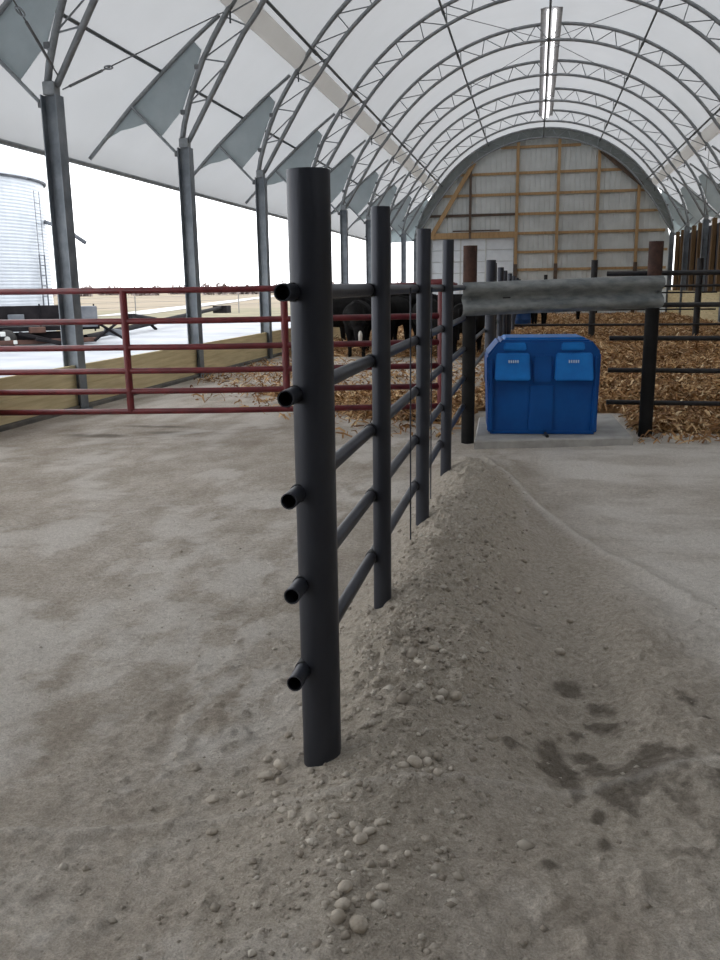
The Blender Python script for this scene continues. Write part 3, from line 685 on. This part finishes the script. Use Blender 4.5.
# treeline
for i in range(22):
    az = math.radians(-46 + i * 2.1 + random.uniform(-0.15, 0.15)); d = random.uniform(330, 430); cx, cy = d * math.sin(az), d * math.cos(az)
    e = empty('tree', (cx, cy, OZ), 'hazy bare brown tree in the distant treeline beyond the field', 'tree', 'distant treeline')
    h = random.uniform(3.6, 5.6); v = []; f = []
    for j in range(260):
        p = np.array([random.uniform(-5.5, 5.5), random.gauss(0, 1.5), abs(random.gauss(0, h * 0.30))]); q = RNG.normal(size=(3, 3)) * 0.8
        v += [tuple(np.array([cx, cy, 0]) + p + q_) for q_ in q]; f.append((3 * j, 3 * j + 1, 3 * j + 2))
    mesh('crown', v, f, M['twig'], e); rod('trunk', (cx, cy, OZ - 0.2), (cx, cy, h * 0.6), 0.2, M['twig'], e, 6)

# ------------------------------------------------------------------ pipe fence in front
PX = -0.66; RAILX = -0.704; RAILZ = (1.591, 1.288, 0.981, 0.681, 0.391)
POSTS = [(2.55, 0.064, 1.937), (3.74, 0.0415, 1.935), (5.21, 0.0425, 1.935), (6.68, 0.043, 1.945)]
e = empty('pipe_fence', (PX, 4.6, 0.1), 'dark steel pipe fence set in the soil mound in front of the viewer', 'fence')
for i, (y, r, zt) in enumerate(POSTS):
    pw = hollow_pipe('fence_post', (PX + (0.004 if i else 0), y, zt), (PX, y, -0.25), r, M['black_pipe'], e, 28, 0.006)
    if i == 0: tag(pw, 'thick end post')
for z in RAILZ: hollow_pipe('fence_rail', (RAILX, 2.392, z), (RAILX, 8.86, z), 0.0255, M['black_pipe'], e, 16, 0.004)
for i, (y, r, zt) in enumerate(POSTS):
    for z in RAILZ:
        rod('rail_clamp', (RAILX, y - r * 0.55 - 0.02, z), (RAILX, y + r * 0.2, z), 0.0285, M['black_rubber'], e, 14)
        rod('weld_lug', (RAILX + 0.0, y - r * 0.75, z - 0.012), (PX - r * 0.45, y - r * 0.78, z - 0.012), 0.016, M['black_rubber'], e, 8)
for (y, x) in ((4.78, RAILX + 0.03), (5.78, RAILX + 0.03)): rod('wire_stay', (x, y, 0.16), (x, y, 1.60), 0.0045, M['black_pipe'], e, 6)

# continuing fence line beyond the waterer
e = empty('pipe_fence', (PX, 22, 0.1), 'far row of dark pipe posts with rails running on towards the gable', 'fence')
FY = [13.2, 14.3, 16.9, 19.6, 22.9, 27.8, 32.0, 37.0]
for i, y in enumerate(FY): hollow_pipe('fence_post', (PX - 0.02 * (i % 2), y, 1.98 - 0.015 * i), (PX, y, -0.1), 0.075 if i == 0 else 0.06, M['black_pipe'], e, 14)
for z in (0.6, 0.95, 1.3, 1.58): rod('fence_rail', (PX - 0.09, 9.6, z), (PX - 0.09, 37, z), 0.025, M['black_pipe'], e, 8)

# cross fence to the right of the waterer
e = empty('pipe_fence', (3.6, 9.78, 0), 'black pipe rail fence crossing right of the blue waterer', 'fence')
for z in (1.715, 1.385, 1.035, 0.69, 0.34): rod('fence_rail', (0.80 if z < 1.5 else 0.74, 9.75, z), (6.35, 9.75, z - 0.01), 0.026, M['black_paint'], e, 10)
for x in (2.95, 4.7, 6.3): hollow_pipe('fence_post', (x, 9.82, 1.95), (x, 9.82, -0.2), 0.06, M['black_paint'], e, 16)
# far cross fence
e = empty('pipe_fence', (3.4, 24.4, 0), 'distant dark pipe fence across the straw pen', 'fence')
for x in (1.52, 4.2, 6.35): hollow_pipe('fence_post', (x, 24.4, 2.25), (x, 24.4, -0.1), 0.085, M['black_paint'], e, 12)
for z in (0.55, 1.05, 1.55): rod('fence_rail', (-0.55, 24.32, z), (6.4, 24.32, z), 0.032, M['black_paint'], e, 8)
e = empty('pipe_fence', (2.2, 33, 0), 'thin dark posts of the farthest pen fence before the gable', 'fence')
for x in (0.35, 2.1): hollow_pipe('fence_post', (x, 33.5, 2.0), (x, 33.5, -0.1), 0.07, M['black_paint'], e, 10)
for z in (0.7, 1.3): rod('fence_rail', (-0.5, 33.45, z), (6.4, 33.45, z), 0.03, M['black_paint'], e, 8)

# ------------------------------------------------------------------ red gate
ga, gb = np.array([-6.135, 8.84]), np.array([-1.03, 9.885])
def gp(t, z): q = ga + (gb - ga) * t; return (q[0], q[1], z)
def gx(x): return (x - ga[0]) / (gb[0] - ga[0])
e = empty('tube_gate', (*((ga + gb) / 2), 0.15), 'long red tubular steel livestock gate across the left lane', 'gate')
for z in (1.61, 1.27, 0.975, 0.708, 0.475, 0.242): tube('gate_rail', [gp(0, z), gp(0.5, z - 0.006), gp(1, z + 0.012)], 0.034, M['red'], e, 12)
for x in (-6.12, -4.56, -2.785, -1.04): hollow_pipe('gate_upright', gp(gx(x), 1.60), gp(gx(x), 0.242), 0.042 if x > -6 else 0.034, M['red'], e, 14)
tube('latch_bar', [gp(0.955, 1.645), gp(1.0, 1.65), gp(1.03, 1.60)], 0.042, M['red'], e, 10)

# ------------------------------------------------------------------ guardrail over the waterer
e = empty('guardrail', (0.27, 9.15, 0), 'weathered galvanised guardrail on rusty posts above the blue waterer', 'guardrail')
LP, RP = (-0.655, 8.93), (1.20, 9.53)
for (x, y), zt, r in ((LP, 2.0, 0.068), (RP, 2.03, 0.072)):
    hollow_pipe('rail_post', (x, y, 1.62), (x, y, -0.2), r, M['rust'], e, 20); hollow_pipe('rusted_post_top', (x, y, zt), (x, y, 1.61), r + 0.002, M['rust_top'], e, 20)
gd = np.array([RP[0] - LP[0], RP[1] - LP[1]]); gl = np.hypot(*gd); gd /= gl; gn = np.array([gd[1], -gd[0]])
W = [(0.005, 0.165), (0.02, 0.160), (0.065, 0.130), (0.078, 0.095), (0.065, 0.060), (0.012, 0.022), (0.0, 0.0), (0.012, -0.022), (0.065, -0.060), (0.078, -0.095), (0.065, -0.130), (0.02, -0.160), (0.005, -0.165)]
o0 = np.array(LP) - gd * 0.10 + gn * 0.072; o1 = np.array(RP) + gd * 0.05 + gn * 0.076
v = []; f = []; nW = len(W); NS = 24
for off in (0.0, 0.006):
    for i in range(NS + 1):
        t = i / NS; c = o0 + (o1 - o0) * t; zc = 1.475 + (1.525 - 1.475) * t
        dent = 0.003 * math.sin(i * 2.1) + (0.008 * math.sin(i * 0.5))
        for (d, z) in W: p = c + gn * (d + off + dent * 0.4); v.append((p[0], p[1], zc + z * (1 + 0.012 * math.sin(i * 1.3))))
b0 = (NS + 1) * nW
for i in range(NS):
    for j in range(nW - 1):
        a = i * nW + j; f += [(a, a + 1, a + nW + 1, a + nW), (b0 + a, b0 + a + nW, b0 + a + nW + 1, b0 + a + 1)]
for i in range(NS):
    for j in (0, nW - 1): a = i * nW + j; f.append((a, a + nW, b0 + a + nW, b0 + a))
for i in (0, NS):
    for j in range(nW - 1): a = i * nW + j; f.append((a, b0 + a, b0 + a + 1, a + 1))
wb = mesh('w_beam', v, f, M['guard'], e, True)
c = o0 + gd * 0.46 + gn * 0.012; beam('bolt_slot', (c[0] - 0.04 * gd[0], c[1] - 0.04 * gd[1], 1.487), (c[0] + 0.04 * gd[0], c[1] + 0.04 * gd[1], 1.489), 0.02, 0.014, M['black_rubber'], wb, up=(0, 0, 1))
for q, z in ((LP, 1.478), (RP, 1.522)):
    p = np.array(q) + gn * 0.06; rod('rail_bolt', (p[0], p[1], z), (p[0] + gn[0] * 0.034, p[1] + gn[1] * 0.034, z), 0.016, M['cable'], e, 8)

# ------------------------------------------------------------------ pad and waterer
PADT = 0.085
pad = [(-0.56, 8.57), (1.022, 8.99), (0.95, 10.6), (-0.62, 10.2)]
v = [(x, y, z) for z in (-0.1, PADT - 0.015) for x, y in pad] + [(x + (0.015 if x < 0 else -0.015), y + (0.015 if y < 10 else -0.015), PADT) for x, y in pad]
f = [(0, 1, 5, 4), (1, 2, 6, 5), (2, 3, 7, 6), (3, 0, 4, 7), (4, 5, 9, 8), (5, 6, 10, 9), (6, 7, 11, 10), (7, 4, 8, 11), (8, 9, 10, 11)]
tag(mesh('concrete_pad', v, f, M['concrete']), 'pale concrete pad under the blue waterer', 'concrete pad')
UX0, UX1, UF, UB = -0.51, 0.64, 9.035, 9.80
e = empty('livestock_waterer', ((UX0 + UX1) / 2, (UF + UB) / 2, PADT), 'blue plastic livestock waterer with two drinking hoods on a concrete pad', 'waterer')
import bmesh
def extruded(name, outline, y0, y1, mat, parent, bev=0.02, segs=2):
    n = len(outline); v = [(x, y0, z) for x, z in outline] + [(x, y1, z) for x, z in outline]
    f = [tuple(range(n)), tuple(range(n, 2 * n))[::-1]] + [(i, n + i, n + (i + 1) % n, (i + 1) % n) for i in range(n)]
    cx = sum(p[0] for p in outline) / n; loc = np.array([cx, (y0 + y1) / 2, min(p[1] for p in outline)])
    me = mesh_data(name, np.array(v) - loc, f, mat); bmm = bmesh.new(); bmm.from_mesh(me); bmesh.ops.recalc_face_normals(bmm, faces=bmm.faces)
    bmesh.ops.bevel(bmm, geom=list(bmm.edges), offset=bev, segments=segs, affect='EDGES'); bmm.to_mesh(me); bmm.free()
    return obj(name, me, parent, Matrix.Translation(Vector(loc)))
ZT = 1.06
extruded('tank_body', [(UX0 + 0.03, PADT), (UX1 - 0.01, PADT), (UX1 + 0.005, 0.93), (UX1 - 0.10, ZT), (UX0 + 0.13, ZT), (UX0 + 0.0, 0.90)], UF, UB, M['blue'], e, 0.022)
def hood(name, x0, x1, z0, z1, p0, p1, mat, dpt=0.03):
    """panel proud of the front; p0/p1: how far out at the bottom / top edge"""
    v = [(x0, UF - p0, z0), (x1, UF - p0, z0), (x1 - 0.01, UF - p1, z1), (x0 + 0.01, UF - p1, z1), (x0, UF + dpt, z0), (x1, UF + dpt, z0), (x1 - 0.01, UF + dpt, z1), (x0 + 0.01, UF + dpt, z1)]
    f = [(0, 1, 2, 3), (5, 4, 7, 6), (4, 0, 3, 7), (1, 5, 6, 2), (3, 2, 6, 7), (4, 5, 1, 0)]
    V_ = np.array(v); loc = V_.mean(0); me = mesh_data(name, V_ - loc, f, mat); bmm = bmesh.new(); bmm.from_mesh(me)
    bmesh.ops.bevel(bmm, geom=list(bmm.edges), offset=0.012, segments=2, affect='EDGES'); bmm.to_mesh(me); bmm.free()
    return obj(name, me, e, Matrix.Translation(Vector(loc)))
lids = [hood('drinking_hood', UX0 + 0.085, UX0 + 0.445, 0.655, 0.930, 0.115, 0.02, M['blue_light']), hood('drinking_hood', UX0 + 0.69, UX0 + 1.075, 0.655, 0.930, 0.115, 0.02, M['blue_light'])]
hood('hood_hinge', UX0 + 0.165, UX0 + 0.405, 0.955, 1.035, 0.03, 0.012, M['blue_light']); hood('hood_hinge', UX0 + 0.745, UX0 + 0.99, 0.955, 1.035, 0.03, 0.012, M['blue_light'])
hood('centre_panel', UX0 + 0.47, UX0 + 0.67, 0.63, 0.91, 0.035, 0.02, M['blue'])
hood('front_rib', UX0 + 0.43, UX0 + 0.70, 0.12, 0.61, 0.02, 0.02, M['blue'])
hood('base_flange', UX0 + 0.05, UX1 - 0.03, PADT + 0.005, PADT + 0.05, 0.012, 0.008, M['blue'])
hood('corner_post', UX0 + 0.015, UX0 + 0.075, 0.12, 0.87, 0.05, 0.03, M['blue']); hood('corner_post', UX1 - 0.07, UX1 - 0.015, 0.12, 0.89, 0.05, 0.03, M['blue'])
extruded('top_ridge', [(UX0 + 0.17, ZT - 0.01), (UX1 - 0.14, ZT - 0.01), (UX1 - 0.16, ZT + 0.022), (UX0 + 0.19, ZT + 0.022)], UF + 0.08, UB - 0.08, M['blue_light'], e, 0.008)
for ld_, cx in zip(lids, (UX0 + 0.27, UX0 + 0.875)):
    for i in range(5):
        bx = cx - 0.045 + i * 0.0225; hx = box('letter_mark', (bx, UF - 0.0655, 0.832), (0.013, 0.004, 0.030), M['print'], ld_, (-0.33, 0, 0), 0.001)
rod('drain_plug', (0.11, UF - 0.20, PADT + 0.012), (0.11, UF - 0.01, PADT + 0.012), 0.018, M['black_rubber'], e, 8)

WORLD[e] = WORLD[e] @ Matrix.Rotation(math.radians(5), 4, 'Z'); e.matrix_basis = WORLD[e]
# ------------------------------------------------------------------ straw bedding
def bed_edge(x):
    """front edge of the bedding: Y where it begins at this x"""
    return np.interp(x, [-6.2, -4.6, -3.2, -2.2, -1.2, -0.8, -0.6, 0.5, 1.1, 1.4, 3, 6.5], [14.5, 13.2, 11.6, 10.4, 10.1, 10.0, 10.4, 10.6, 9.75, 9.62, 9.6, 9.6])
def lane_gap(x, y):
    """1 where the left lane is swept bare between the strewn band and the herd"""
    return np.where(np.asarray(x) < -0.75, sstep(12.6, 13.6, y + fbm(x, y, 0.7, 3) * 1.5) * (1 - sstep(19.5, 20.8, y)), 0.0)
def bed_z(x, y):
    d = y - bed_edge(x) - fbm(x, y, 0.8, 3) * 0.9 * np.where(np.asarray(x) < 1, 1, 0.25)
    side = np.where(np.asarray(x) > -0.7, 1.0, 0.2)
    z = -0.06 + 0.09 * sstep(-0.3, 0.35, d) + side * (0.16 * sstep(0.3, 4, d)) + (0.3 + 0.7 * side) * sstep(0.2, 1.5, d) * (fbm(x, y, 1.3, 4) * 0.16 + fbm(x, y, 7, 3) * 0.07)
    return z - 0.16 * lane_gap(x, y)
bxs = axis_pts([(-6.05, 6.4, 0.07)]); bys = axis_pts([(9.2, 14, 0.06), (14, 24, 0.14), (24, YEND - 0.3, 0.5)])
BGX, BGY = np.meshgrid(bxs, bys); BZ_ = bed_z(BGX, BGY)
inpad = (BGX > -0.75) & (BGX < 1.12) & (BGY < 11.3); BZ_ = np.where(inpad, -0.08, BZ_)
nx, ny = len(bxs), len(bys); ii = (np.arange(ny - 1)[:, None] * nx + np.arange(nx - 1)[None]).ravel()
tag(mesh('straw_bedding', np.stack([BGX.ravel(), BGY.ravel(), BZ_.ravel()], 1), np.stack([ii, ii + 1, ii + nx + 1, ii + nx], 1), M['bed'], None, True, (0, 20, 0)), 'brown trampled corn stalk bedding covering the cattle pen', 'bedding', kind='stuff')
def husks(n, ylo, yhi, pw, xlo=-6.0, xhi=6.3, lmin=0.08, lmax=0.28, keep=None):
    u = RNG.random(n); Y = ylo + (yhi - ylo) * u ** pw; X = RNG.uniform(xlo, xhi, n)
    # keep what the viewer's wedge could show, with a margin
    ok = (X > -0.75 * Y) & (X < 0.32 * Y + 0.5)
    d = Y - bed_edge(X); sc = RNG.random(n)
    ok &= RNG.random(n) > 0.90 * lane_gap(X, Y)
    ok &= (d > 0.15) | ((d > -1.6) & (sc < 0.12 * np.exp(d * 1.6)))
    ok &= ~((X > -0.72) & (X < 1.1) & (Y < 11.25))
    X, Y = X[ok], Y[ok]; n = len(X); Z = np.maximum(bed_z(X, Y), 0.004) + RNG.uniform(0.0, 0.035, n)
    L = RNG.uniform(lmin, lmax, n) * 0.5; Wd = RNG.uniform(0.004, 0.016, n); th = RNG.uniform(0, 2 * PI, n); ti = RNG.normal(0, 0.35, n); ro = RNG.normal(0, 0.6, n)
    dx, dy, dz = np.cos(th) * np.cos(ti), np.sin(th) * np.cos(ti), np.sin(ti); sx, sy, sz = -np.sin(th) * np.cos(ro), np.cos(th) * np.cos(ro), np.sin(ro)
    lift = RNG.uniform(0.0, 0.05, n)
    P = np.empty((n, 6, 3)); C = np.stack([X, Y, Z + np.abs(dz) * L * 0.6], 1); D = np.stack([dx, dy, dz], 1) * L[:, None]; S = np.stack([sx, sy, sz], 1) * Wd[:, None]
    up = np.zeros((n, 3)); up[:, 2] = lift
    P[:, 0] = C - D - S; P[:, 1] = C - D + S; P[:, 2] = C + up - S * 1.2; P[:, 3] = C + up + S * 1.2; P[:, 4] = C + D - S * 0.5; P[:, 5] = C + D + S * 0.5
    b_ = (np.arange(n) * 6)[:, None]
    return P.reshape(-1, 3), np.concatenate([b_ + np.array([[0, 1, 3, 2]]), b_ + np.array([[2, 3, 5, 4]])], 0)
v1, f1 = husks(110000, 9.0, 18, 1.25, lmin=0.05, lmax=0.20); v2, f2 = husks(36000, 18, 44, 1.3, lmin=0.12, lmax=0.35)
Vh = np.concatenate([v1, v2]); Fh = np.concatenate([f1, f2 + len(v1)])
tag(mesh('corn_husks', Vh, Fh, M['husk'], None, False, (0, 20, 0)), 'loose dry corn husks and stalks strewn over the bedding', 'corn husks', kind='stuff')

# ------------------------------------------------------------------ cattle
def remeshed(parts, voxel, smooth_it=8):
    """union of closed tubes into one continuous body"""
    v = []; f = []
    for (pv, pf) in parts: o_ = len(v); v += [tuple(p) for p in pv]; f += [tuple(i + o_ for i in q) for q in pf]
    me = bpy.data.meshes.new('tmp'); me.from_pydata(v, [], f); o = bpy.data.objects.new('tmp', me); COL.objects.link(o)
    r_ = o.modifiers.new('r', 'REMESH'); r_.mode = 'VOXEL'; r_.voxel_size = voxel
    s_ = o.modifiers.new('s', 'SMOOTH'); s_.factor = 0.5; s_.iterations = smooth_it
    dg = bpy.context.evaluated_depsgraph_get(); dg.update(); me2 = bpy.data.meshes.new_from_object(o.evaluated_get(dg)); bpy.data.objects.remove(o); return me2
def cow_mesh(head_down, mat):
    T = tube_geo; P = []
    # trunk along +X (head end), withers ~1.30
    P.append(T([(-0.92, 0, 1.02), (-0.84, 0, 1.03), (-0.55, 0, 0.99), (-0.15, 0, 0.94), (0.25, 0, 0.93), (0.58, 0, 0.97), (0.80, 0, 1.0)], [0.10, 0.25, 0.33, 0.37, 0.37, 0.33, 0.17], 16, None))
    P.append(T([(-0.85, 0, 1.16), (-0.4, 0, 1.20), (0.2, 0, 1.18), (0.6, 0, 1.22), (0.72, 0, 1.2)], [0.08, 0.14, 0.15, 0.13, 0.08], 10))
    P.append(T([(0.45, 0, 0.72), (0.70, 0, 0.76), (0.82, 0, 0.86)], [0.14, 0.15, 0.08], 10))
    if head_down: nk = [(0.62, 0, 1.08), (0.90, 0.05, 0.95), (1.12, 0.1, 0.72)]; hd = [(1.05, 0.08, 0.80), (1.16, 0.11, 0.62), (1.25, 0.13, 0.40), (1.27, 0.13, 0.33)]
    else: nk = [(0.60, 0, 1.08), (0.92, 0.03, 1.22), (1.10, 0.06, 1.34)]; hd = [(1.02, 0.05, 1.38), (1.18, 0.07, 1.34), (1.42, 0.11, 1.14), (1.48, 0.12, 1.09)]
    P.append(T(nk, [0.25, 0.19, 0.15], 12)); P.append(T(hd, [0.10, 0.135, 0.10, 0.075], 12))
    h0 = Vector(hd[0])
    for s in (-1, 1): P.append(T([h0 + Vector((0.03, 0.07 * s, 0.0)), h0 + Vector((-0.02, 0.17 * s, 0.0)), h0 + Vector((-0.05, 0.25 * s, -0.04))], [0.03, 0.05, 0.025], 8))
    for s in (-1, 1):
        P.append(T([(0.55, 0.15 * s, 0.85), (0.56, 0.17 * s, 0.62), (0.58, 0.16 * s, 0.40), (0.57, 0.16 * s, 0.16), (0.57, 0.16 * s, 0.07), (0.59, 0.16 * s, 0.0)], [0.15, 0.11, 0.07, 0.05, 0.055, 0.065], 10))
        P.append(T([(-0.65, 0.16 * s, 0.95), (-0.60, 0.18 * s, 0.72), (-0.72, 0.17 * s, 0.48), (-0.70, 0.17 * s, 0.20), (-0.68, 0.17 * s, 0.07), (-0.66, 0.17 * s, 0.0)], [0.20, 0.16, 0.075, 0.055, 0.055, 0.065], 10))
    P.append(T([(-0.93, 0, 1.18), (-1.00, 0, 1.10), (-1.01, 0.01, 0.8), (-1.0, 0.02, 0.48)], [0.04, 0.035, 0.025, 0.045], 8))
    me = remeshed(P, 0.03); me.materials.clear(); me.materials.append(mat); me.polygons.foreach_set('use_smooth', [True] * len(me.polygons)); return me
COWS = [cow_mesh(False, M['hide']), cow_mesh(True, M['hide'])]
def cow(x, y, rz, kind, sc, label, grp, blaze=False):
    z = float(bed_z(np.array([x]), np.array([y]))[0]) - 0.01
    mw = Matrix.Translation((x, y, z)) @ Matrix.Rotation(rz, 4, 'Z') @ Matrix.Scale(sc, 4)
    o = obj('black_cow', COWS[kind], None, mw); tag(o, label, 'cow', grp)
    if blaze:
        hd = [(1.19, 0.125, 0.70), (1.30, 0.15, 0.56), (1.345, 0.15, 0.42)] if kind else [(1.20, 0.07, 1.46), (1.36, 0.1, 1.31), (1.47, 0.12, 1.19)]
        v, f = tube_geo(hd, [0.03, 0.05, 0.04], 8); me = mesh_data('face_blaze', v, f, M['white_hide'], True); b2 = obj('face_blaze', me, o, mw); tag(b2, 'white face blaze')
G1 = 'black cattle beyond the red gate'
cow(-4.95, 22.0, 0.1, 1, 1.0, 'black cow standing broadside nearest the left planks beyond the red gate', G1)
cow(-4.15, 20.45, -1.45, 1, 0.98, 'black cow with white face blaze, head down, beyond the red gate', G1, True)
cow(-3.45, 21.2, -1.75, 1, 1.0, 'black cow facing the viewer with lowered head just left of the second pipe post', G1)
cow(-2.75, 22.95, 3.05, 0, 1.0, 'black cow broadside behind the second pipe post', G1)
cow(-2.45, 20.35, -1.3, 1, 1.0, 'black cow feeding with head down, seen between the second and third pipe posts', G1)
cow(-1.75, 22.0, 3.0, 0, 1.0, 'black cow standing nearest the black guardrail post', G1)
cow(-4.7, 24.6, 0.1, 0, 1.04, 'black cow at the back of the herd by the left planks', G1)
cow(-2.1, 23.85, 0.05, 1, 1.02, 'black cow at the back of the herd in the middle of the lane', G1)
cow(-1.5, 20.1, 1.45, 1, 0.98, 'black cow seen from behind between the third and fourth pipe posts', G1)
G2 = 'black cattle in the far pen'
cow(0.15, 31.2, 1.5, 0, 1.0, 'black cow seen from behind under the guardrail, beside the blue barrel', G2)
cow(1.1, 35.5, 0.1, 1, 1.0, 'black cow broadside in the far pen under the middle of the guardrail', G2)
cow(-1.3, 29.5, 0.2, 0, 1.0, 'black cow in the far pen left of the blue barrel', G2)
# blue barrel in the far pen
bx_, by_ = -0.42, 30.4; zb = float(bed_z(np.array([bx_]), np.array([by_]))[0])
prf = [(0.26, 0.0), (0.29, 0.03), (0.29, 0.28), (0.305, 0.30), (0.29, 0.32), (0.29, 0.56), (0.305, 0.58), (0.29, 0.60), (0.29, 0.84), (0.26, 0.88), (0.0, 0.88)]
v = [(bx_ + r * math.cos(2 * PI * k / 20), by_ + r * math.sin(2 * PI * k / 20), zb + z) for r, z in prf for k in range(20)]
f = [(i * 20 + k, i * 20 + (k + 1) % 20, (i + 1) * 20 + (k + 1) % 20, (i + 1) * 20 + k) for i in range(len(prf) - 1) for k in range(20)]
tag(mesh('plastic_barrel', v, f, M['barrel'], None, True), 'blue plastic barrel standing in the far straw pen', 'barrel')

# ------------------------------------------------------------------ stones and clods
def rock_data(seed):
    bmm = bmesh.new(); bmesh.ops.create_icosphere(bmm, subdivisions=2, radius=1.0); r_ = random.Random(seed)
    ax = [Vector((r_.gauss(0, 1), r_.gauss(0, 1), r_.gauss(0, 1))).normalized() for _ in range(7)]; am = [r_.uniform(0.05, 0.30) for _ in ax]
    for vv in bmm.verts:
        d = vv.co.normalized(); k = 1.0
        for a, m_ in zip(ax, am): k -= m_ * max(0, d.dot(a) - 0.55) * 1.6
        vv.co = d * k * (1 + r_.uniform(-0.09, 0.09))
    me = bpy.data.meshes.new('stone'); bmm.to_mesh(me); bmm.free(); me.materials.append(M['stone']); me.polygons.foreach_set('use_smooth', [True] * len(me.polygons)); return me
ROCKS = [rock_data(i) for i in range(7)]
def gz1(x, y): return float(ground_z(np.array([x]), np.array([y]))[0])
def stone(x, y, s, label, group, asp=0.7, i=[0]):
    s *= 1.12
    i[0] += 1; z = gz1(x, y)
    mw = Matrix.Translation((x, y, z + s * asp * 0.22)) @ Euler((random.uniform(-0.3, 0.3), random.uniform(-0.3, 0.3), random.uniform(0, 6.28))).to_matrix().to_4x4() @ Matrix.Diagonal((s * random.uniform(0.9, 1.25), s * random.uniform(0.8, 1.0), s * asp, 1))
    tag(obj('stone', ROCKS[i[0] % 7], None, mw), label, 'stone', group)
FRONT = [(-0.385, 1.80, 0.026), (-0.44, 1.81, 0.019), (-0.435, 1.85, 0.020), (-0.44, 1.90, 0.023), (-0.405, 1.87, 0.012), (-0.46, 1.87, 0.012), (-0.37, 1.89, 0.014), (-0.345, 1.93, 0.016), (-0.48, 1.84, 0.010), (-0.35, 1.99, 0.010)]
for i, q in enumerate(FRONT): stone(*q, 'largest pale rounded stone, at the very front of the heap nearest the viewer' if i == 0 else 'smaller pale rounded stone in the little heap nearest the viewer', 'stones heaped nearest the viewer')
MID = [(-0.44, 2.10, 0.022), (-0.42, 2.14, 0.018), (-0.47, 2.16, 0.017), (-0.50, 2.12, 0.014), (-0.40, 2.20, 0.017), (-0.37, 2.08, 0.014), (-0.53, 2.19, 0.015), (-0.60, 2.18, 0.020), (-0.63, 2.14, 0.013), (-0.56, 2.13, 0.013), (-0.67, 2.20, 0.016), (-0.71, 2.24, 0.014), (-0.30, 2.07, 0.012), (-0.46, 2.03, 0.012), (-0.66, 2.08, 0.012), (-0.73, 2.12, 0.011), (-0.26, 2.16, 0.013)]
for q in MID: stone(*q, 'grey clod scattered along the front toe of the soil mound', 'clods at the front of the mound')
LEFT = [(-0.83, 2.45, 0.024), (-0.80, 2.52, 0.024), (-0.86, 2.56, 0.017), (-0.77, 2.42, 0.018), (-0.76, 2.34, 0.015), (-0.88, 2.35, 0.016), (-0.91, 2.16, 0.018), (-0.97, 2.32, 0.018), (-0.74, 2.28, 0.014), (-0.80, 2.28, 0.012), (-0.83, 2.72, 0.015), (-0.85, 2.95, 0.013)]
for q in LEFT: stone(*q, 'grey clod lying left of the thick fence post', 'clods beside the thick post')
RIGHT = [(-0.245, 2.95, 0.026), (-0.30, 2.90, 0.017), (-0.34, 2.50, 0.025), (-0.37, 2.47, 0.018), (-0.30, 2.52, 0.016), (-0.26, 2.46, 0.017), (-0.22, 2.50, 0.013), (-0.41, 2.52, 0.013), (-0.40, 3.10, 0.016), (-0.36, 3.22, 0.018), (-0.31, 3.35, 0.015), (-0.42, 3.05, 0.014), (-0.21, 3.15, 0.013)]
for i, q in enumerate(RIGHT): stone(*q, 'largest pale clod high on the right slope of the mound' if i == 0 else 'smaller pale clod on the right slope of the soil mound near the thick post', 'clods on the right slope')
FAR = [(0.16, 3.78, 0.028), (0.06, 3.95, 0.015), (-0.02, 4.9, 0.022), (-0.16, 4.75, 0.020), (-0.20, 4.74, 0.016), (-0.05, 4.35, 0.024), (0.10, 4.5, 0.02), (-0.1, 5.6, 0.02), (0.22, 4.15, 0.02), (-0.30, 4.1, 0.018), (0.3, 3.5, 0.014), (-0.22, 3.9, 0.016)]
for i, q in enumerate(FAR): stone(*q, 'flat pale stone just beyond the dark damp patch in the trough' if i == 0 else 'small pale stone in the trough right of the mound', 'stones in the trough')
# fine gravel: countless chips
N = 5600; gxp = RNG.normal(-0.42, 0.34, N); gyp = RNG.uniform(1.6, 7.0, N) ** 1.0; gyp = 1.6 + (gyp - 1.6) * RNG.random(N) ** 0.7
k1 = RNG.random(N) < np.clip(mound_mask(gxp, gyp) * 1.3 + 0.12, 0, 1); gxp, gyp = gxp[k1], gyp[k1]
x2 = RNG.uniform(-2.2, 1.0, 900); y2 = RNG.uniform(1.6, 5.0, 900); gxp = np.r_[gxp, x2]; gyp = np.r_[gyp, y2]
gs = np.r_[RNG.gamma(1.6, 0.0033, len(gxp) - 900) + 0.003, RNG.gamma(2.0, 0.0013, 900) + 0.0015]; gz = ground_z(gxp, gyp) + gs * 0.05
OC = np.array([(1, 0, 0), (-1, 0, 0), (0, 1, 0), (0, -1, 0), (0, 0, 1), (0, 0, -1)], float); OF = np.array([(0, 2, 4), (2, 1, 4), (1, 3, 4), (3, 0, 4), (2, 0, 5), (1, 2, 5), (3, 1, 5), (0, 3, 5)])
n = len(gxp); th = RNG.uniform(0, 6.28, n); P = OC[None] * RNG.uniform(0.7, 1.3, (n, 6, 1)) * gs[:, None, None]; P[:, :, 2] *= 0.75
ct, st = np.cos(th)[:, None], np.sin(th)[:, None]; X_, Y_ = P[:, :, 0] * ct - P[:, :, 1] * st, P[:, :, 0] * st + P[:, :, 1] * ct
P = np.stack([X_ + gxp[:, None], Y_ + gyp[:, None], P[:, :, 2] + gz[:, None]], 2)
tag(mesh('gravel', P.reshape(-1, 3), (np.arange(n)[:, None, None] * 6 + OF[None]).reshape(-1, 3), M['gravel'], None, True, (0, 3, 0)), 'fine limestone chips strewn over the soil mound', 'gravel', kind='stuff')
